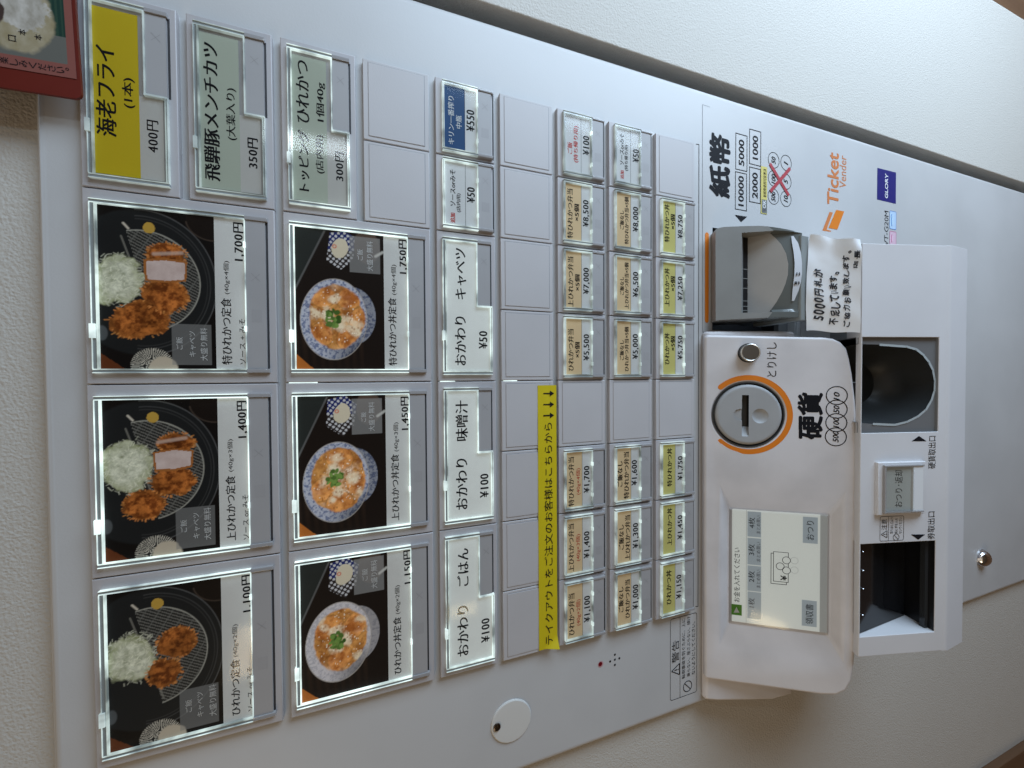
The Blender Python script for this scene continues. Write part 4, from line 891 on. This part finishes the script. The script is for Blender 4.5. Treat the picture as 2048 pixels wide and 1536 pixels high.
def tray_in(c):
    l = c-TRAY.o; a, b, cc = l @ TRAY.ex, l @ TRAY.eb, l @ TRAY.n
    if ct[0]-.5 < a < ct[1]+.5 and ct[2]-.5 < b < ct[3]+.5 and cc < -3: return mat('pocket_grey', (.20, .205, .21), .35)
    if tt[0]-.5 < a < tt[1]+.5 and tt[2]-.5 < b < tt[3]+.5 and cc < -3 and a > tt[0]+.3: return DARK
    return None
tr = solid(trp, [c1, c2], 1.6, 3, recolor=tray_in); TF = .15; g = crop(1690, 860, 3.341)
tr.text(TRAY, '硬貨取出口', g(582, 258), g(582, 40), 50/3.341, 's', BLACK, TF); tr.text(TRAY, '券取出口', g(577, 730), g(576, 545), 48/3.341, 's', BLACK, TF)
tr.poly(TRAY, [TRAY.px(*g(*k_), TF) for k_ in ((445, 75), (545, 75), (495, 40))], TF, BLACK); tr.poly(TRAY, [TRAY.px(*g(*k_), TF) for k_ in ((440, 698), (537, 698), (490, 733))], TF, BLACK)
n0 = tq([g(232, 575), g(392, 575), g(232, 740), g(392, 740)]); tr.frame_line(TRAY, *n0, .35, TF, BLACK, r=1.5)
bd = TRAY.px(*g(291, 650), TF)[1]; tr.seg(TRAY, (n0[0], bd), (n0[1], bd), .3, TF+.03, BLACK)
tr.text(TRAY, '注意', g(263, 667), g(262, 597), 38/3.341, 's', BLACK, TF); ca, cb = TRAY.px(*g(268, 697), TF); warn_triangle(tr, TRAY, ca, cb, 3.6, TF)
for s, x, a, b in (('取り出し口より', 313, 692, 582), ('奥に手を入れ', 343, 692, 588), ('ないでください', 371, 692, 583)): tr.text(TRAY, s, g(x, a), g(x-1, b), 20/3.341, 's', BLACK, TF)
ca, cb = TRAY.px(*g(342, 716), TF); forbid(tr, TRAY, ca, cb, 3.0, TF)
PT = build('payout_tray', tr, TM, 'pale plastic payout tray jutting out below the console')
# coin cup: a plate with a D shaped well and a bright lip
g = crop(1690, 480, 3.656)
dpts = [TRAY.px(*g(*k_), -2.5) for k_ in ((135, 760), (250, 765), (450, 780), (520, 800), (570, 840), (610, 890), (640, 950), (655, 1030), (652, 1100), (630, 1170), (590, 1240), (530, 1290), (450, 1330), (360, 1352), (200, 1345), (135, 1335))]
dd = [(a, b if i not in (0, len(dpts)-1) else ct[2]-2) for i, (a, b) in enumerate(dpts)]
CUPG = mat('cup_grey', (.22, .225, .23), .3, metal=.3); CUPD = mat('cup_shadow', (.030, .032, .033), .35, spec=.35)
cup = MB(); cup.poly(TRAY, [(ct[0]+.1, ct[2]-2), (ct[0]+.1, ct[3]-.05), (ct[1]-.1, ct[3]-.05), (ct[1]-.1, ct[2]-2)]+dd, -2.5, CUPG)
def inner(k, c): m0 = np.mean(dd, 0); return [(m0[0]+(a-m0[0])*k, m0[1]+(b-m0[1])*k-(1-k)*14, c) for a, b in dd]
L_ = [inner(1, -2.5), inner(.98, -10), inner(.93, -22), inner(.82, -33), inner(.6, -40)]; nd = len(dd)
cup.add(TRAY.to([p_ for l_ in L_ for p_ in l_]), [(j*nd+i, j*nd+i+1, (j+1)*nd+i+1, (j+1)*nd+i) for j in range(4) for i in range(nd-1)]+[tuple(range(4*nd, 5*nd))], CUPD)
cup.rect(TRAY, ct[0]+.2, ct[1]-.2, ct[2]+.2, ct[3]-.2, -41.5, DARK)
cc_ = build('coin_cup', cup, PT)
lip = MB(); dl = dd[1:-1]
for i in range(len(dl)-1):
    p0, p1 = np.array(dl[i]), np.array(dl[i+1]); lip.seg(TRAY, p0, p1, 1.9, -2.2+.01*i, mat('cup_lip', (.40, .44, .45), .2))
for i in range(1, len(dl)-1): lip.disc(TRAY, dl[i][0], dl[i][1], .95, -2.0, MATS['cup_lip'], 12)
build('cup_lip', lip, cc_)
ch = MB(); h0 = tq([g(135, 1040), g(222, 1040), g(135, 1250), g(222, 1250)]); ch.box(TRAY, h0[0], h0[1], ct[2]+.4, h0[3], -24, -14, mat('chute_dark', (.012, .012, .013), .3)); ch.frame_line(TRAY, h0[0], h0[1], ct[2]+.4, h0[3], .7, -13.8, mat('chute_edge', (.25, .26, .26), .3)); build('coin_chute', ch, cc_)
# ticket outlet: slanting black flap with a few bright pins
fl = MB(); H = tt[3]-tt[2]
fl.add(TRAY.to([(tt[0]+1.2, tt[2]+.6, -2.5), (tt[1]-.4, tt[2]+.6, -2.5), (tt[1]-.4, tt[2]+H*.985, -23), (tt[0]+.6, tt[2]+H*.985, -23)]), [(0, 1, 2, 3)], mat('flap_black', (.008, .008, .009), .10, spec=.22))
fl.rect(TRAY, tt[0]+.4, tt[1]-.4, tt[2]+.3, tt[3]-.2, -45.5, DARK)
fl.box(TRAY, tt[0]+.4, tt[1]-.4, tt[2]+H*.80, tt[3]-.1, -46, -42, DARK); build('ticket_flap', fl, PT)
for k_ in ((118, 812), (118, 938), (118, 1060), (114, 1235)):
    pn = MB(); a, b = TRAY.px(1690+k_[0]/3.341, 860+k_[1]/3.341, -3.5); pn.lathe(TRAY, a, b, [(.6, -4.5), (.6, -3), (.3, -2.6)], CHROME, 14); build('flap_pin', pn, PT)
bl = MB(); bl.box(TRAY, tt[0]+.3, tt[1]-.3, tt[3]-3.4, tt[3]-.3, -9, -5, mat('smoked_lip', (.03, .032, .034), .15)); build('outlet_sill', bl, PT)
# refund button on the tray
g = crop(1690, 860, 3.341)
hb = MB(); hb.box(TRAY, *rf, .1, 3.0, TRAYM, r=.8, seg=3, which='front'); RB = build('refund_button', hb, PT)
lf = tq([(1690+x/3.341, 860+y/3.341) for x, y in ((266, 238), (526, 238), (266, 548), (526, 548))], 4.6)
bs = TRAY.px(*g(449, 400), 4.0)[1]
lc = MB(); lc.rect(TRAY, lf[0]+1, lf[1]-1, lf[2]+1, bs, 3.2, mat('label_grey', (.50, .52, .50), .45, emit=.05)); lc.text(TRAY, 'おつり･返却', g(360, 515), g(358, 268), 52/3.341, 's', mat('grey_ink', (.06, .06, .065), .5), 3.3); lc.box(TRAY, lf[0]+1, lf[1]-1, bs+.3, lf[3]-.6, 3.05, 4.6, mat('strip_light', (.74, .75, .76), .3)); build('label_card', lc, RB)
rb = MB(); rim_bars(rb, TRAY.shift(0, 0, 3.0), [(lf[0]-.6, lf[0]+.9, lf[2]-.4, lf[3]), (lf[1]-.9, lf[1]+.6, lf[2]-.4, lf[3]), (lf[0]+.9, lf[1]-.9, lf[2]-.4, lf[2]+.9)], DIM); rb.rect(TRAY, lf[0], lf[1], lf[3]-.4, lf[3]+.7, 3.1, GAP); build('cover_rim', rb, RB)
k = MB(); k.rect(TRAY, lf[0]+.6, lf[1]-.6, lf[2]+.6, bs+.2, 5.4, CLEAR); build('clear_cover', k, RB)

# ================================================================ things stuck on or standing at the machine
# yellow tape strip with handwriting-like print and a curled corner
tp = MB(); TC = .75
P = np.array([PANEL.px(*k_, TC) for k_ in ((1076.5, 771), (1114, 770), (1113.5, 1296), (1077, 1298))]); ta0 = P[2:, 0].mean(); ta1 = P[:2, 0].mean(); tb0 = P[[0, 3], 1].mean(); tb1 = P[[1, 2], 1].mean()
nx, ny = 120, 10; V = []
for j in range(ny+1):
    for i in range(nx+1):
        a = ta0+(ta1-ta0)*i/nx; b = tb0+(tb1-tb0)*j/ny
        d_ = max(0, (9.5-((a-ta0)*1.0+(tb1-b)*.85))/9.5); c = TC+.12*math.sin(a*.11)*math.sin(b*.6)+6.5*d_**1.4
        V.append((a+1.6*d_**2, b-1.0*d_**2, c))
TAPE = mat('yellow_tape', (.62, .49, .012), .42, vary=.05, vscale=30)
tp.add(PANEL.to(V), [(j*(nx+1)+i, (j+1)*(nx+1)+i, (j+1)*(nx+1)+i+1, j*(nx+1)+i+1) for j in range(ny) for i in range(nx)], TAPE)
tp.text(PANEL, 'テイクアウトをご注文のお客様はこちらから', (1097, 1289), (1098, 845.5), 16.5, 's', BLACK, TC+.25)
for y in (831, 809, 787):
    a, b = PANEL.px(1097, y, TC+.25); tp.seg(PANEL, (a, b-4.5), (a, b+2.2), 1.0, TC+.25, BLACK); tp.poly(PANEL, [(a-2.3, b+1.3), (a+2.3, b+1.3), (a, b+5)], TC+.28, BLACK)
tag(build('tape_strip', tp), 'long yellow tape strip with black writing stuck across the blank button plates', 'tape')
# small yellow notice sticker
g = crop(1390, 200, 4.551)
def aq(pts, c):
    P = np.array([PANEL.px(*g(*k_), c) for k_ in pts]); a = np.sort(P[:, 0]); b = np.sort(P[:, 1]); return a[:2].mean(), a[2:].mean(), b[:2].mean(), b[2:].mean()
st = MB(); q_ = aq([(602, 600), (658, 612), (655, 1042), (600, 1030)], FACE+.4)
st.box(PANEL, *q_, FACE+.1, FACE+.45, mat('sticker_yellow', (.66, .56, .16), .4), r=.12, which='front')
st.text(PANEL, '新紙幣使用可変更済', g(636, 885), g(636, 625), 28/4.551, 's', BLACK, FACE+.55)
q2 = aq([(608, 905), (656, 910), (655, 1032), (607, 1028)], FACE+.5); st.rect(PANEL, *q2, FACE+.5, mat('sticker_silver', (.36, .40, .38), .25, metal=.6)); st.text(PANEL, 'OK', g(630, 985), g(630, 912), 30/4.551, 'sb', WHITE, FACE+.6)
for k_ in range(4): st.seg(PANEL, (q2[0]+1+k_, q2[2]+1), (q2[0]+3+k_*.6, q2[3]-1), .5, FACE+.55+.01*k_, LINE)
tag(build('notice_sticker', st), 'small narrow yellow sticker beside the printed coin circles', 'sticker')
x_ = MB()
for i, (p_, q2_) in enumerate((((683, 578), (855, 868)), ((865, 622), (686, 832)))): x_.seg(PANEL, PANEL.px(*g(*p_), FACE+.5), PANEL.px(*g(*q2_), FACE+.5), 3.6, FACE+.5+.15*i, mat('red_tape', (.42, .045, .06), .4))
tag(build('tape_cross', x_), 'red tape cross stuck over the printed coin circles', 'tape')
# handwritten paper note, taped from the acceptor's foot to the tray
ax = np.array([[*PANEL.px(1613, 661, 43.5), 43.5], [*PANEL.px(1617, 470, 43.5), 43.5]]); TL, TR_ = PANEL.to(ax)
bx = np.array([TRAY.px(1721, 666, 1.2), TRAY.px(1723, 476, 1.2)]); BL, BR = TRAY.to(np.column_stack([bx, [1.2, 1.2]]))
def note_pt(u, v, lift=0):
    p = (TL*(1-u)+TR_*u)*(1-v)+(BL*(1-u)+BR*u)*v
    n = np.array([0, -.80, .60]); e_ = max(0, (u-.72)/.28)
    w_ = 2.0*math.sin(v*3.1416)*math.sin(u*5+.6)+.8*math.sin(u*19+v*5)*(.3+e_)+4.0*e_*math.sin(v*9+u*7)*.6+1.0*math.sin(v*13+u*3)*e_-2.2*math.sin(v*3.1416)
    p = p+n*(w_+lift); p[2] += (1-v)*1.5*math.sin(u*4); p[0] += .9*math.sin(v*5.5)*(u > .5)*(u-.5)*2+.5*math.sin(v*9)*(1-u)
    return p
nt_ = MB(); nu, nv = 44, 26
nt_.add([note_pt(i/nu, j/nv) for j in range(nv+1) for i in range(nu+1)], [(j*(nu+1)+i, (j+1)*(nu+1)+i, (j+1)*(nu+1)+i+1, j*(nu+1)+i+1) for j in range(nv) for i in range(nu)], mat('note_paper', (.83, .86, .90), .7))
INKN = mat('marker_ink', (.012, .013, .022), .5); rnd = random.Random(3)
def note_line(s, x, y0, y1, h):
    g_ = crop(1390, 430, 5.12); n = len(s); wts = [.62 if ch in '0123456789' else (.5 if ch in '。い' else 1) for ch in s]; tot = sum(wts); acc = 0
    for ch, wt in zip(s, wts):
        ya = y0+(y1-y0)*(acc+.06)/tot; yb = y0+(y1-y0)*(acc+wt-.06)/tot; acc += wt; xo = x+rnd.uniform(-9, 9); hh = h*rnd.uniform(.80, 1.15)*(.45 if ch == '。' else 1)
        ro = rnd.uniform(-.16, .16); sk = rnd.uniform(-.14, .14)
        for V, F, j in glyphs(ch, 'hand'):
            W = []
            for u0_, v0_ in V:
                u_ = .5+(u0_-.5)*math.cos(ro)-(v0_-.5)*math.sin(ro)+sk*(v0_-.5); v_ = .5+(v0_-.5)*math.cos(ro)+(u0_-.5)*math.sin(ro)+.05*math.sin(u0_*5+acc)
                X, Y = g_(xo+hh/2-hh*v_+(30 if ch == '。' else 0), ya+(yb-ya)*u_+rnd.uniform(-.3, .3)*0+8*(v_-.5))
                W.append(note_pt((661-Y)/(661-472), (X-1614.5)/(1721-1614.5), .55))
            nt_.add(W, F, INKN)
note_line('5000円札が', 1285, 1085, 545, 108); note_line('不足しています。', 1440, 1112, 555, 92); note_line('ご協力お願い致します。', 1563, 1138, 335, 62); note_line('店長', 1652, 535, 335, 46)
tag(build('paper_note', nt_), 'crumpled white paper note with black handwriting taped under the banknote slot', 'note')
# red framed menu card hanging over the top corner of the machine
fr2 = PANEL.shift(147.5, -120, 7)
cdm = bpy.data.objects.new('menu_card', None); C.objects.link(cdm); WP[cdm] = PANEL.to([(205, 5, 7)])[0]; cdm.location = Vector(WP[cdm]/1000)+Vector((0, 0, Z0))
tag(cdm, 'red framed picture menu card hanging over the corner of the machine', 'menu card')
rot = math.radians(-2.0); fr2.ex, fr2.eb = math.cos(rot)*fr2.ex+math.sin(rot)*fr2.eb, math.cos(rot)*fr2.eb-math.sin(rot)*fr2.ex
fm = MB(); fm.box(fr2, 2, 130, -60, 125, -1.6, 0, mat('card_red', (.125, .010, .005), .4, vary=.1, vscale=30), r=3.2, seg=5, which='c'); build('card_board', fm, cdm)
sh = MB(); sh.rect(fr2, 12.2, 120, -50, 123.6, .15, mat('card_pink', (.23, .085, .07), .4)); sh.raster(fr2, menu_picture(), 12.2, 62, 94, 123.5, .3, mat_print('printed_menu', 0, .3))
for i, chs in enumerate('をお楽しみください。'):
    for V, F, j in glyphs(chs, 's'):
        k_ = .45 if chs == '。' else 1
        sh.add(fr2.to([(14+3.2*k_*u_+(1.8 if k_ < 1 else 0), 87+3.6*i+3.2*(1-v_)*k_, .45) for u_, v_ in V]), F, BLACK)
for i, (a, b) in enumerate(((30, 102), (29, 108), (26, 98))):
    for V, F, j in glyphs('本' if i < 2 else 'ロ', 's'): sh.add(fr2.to([(a+3*u_, b+3*(1-v_), .45) for u_, v_ in V]), F, BLACK)
build('menu_sheet', sh, cdm)
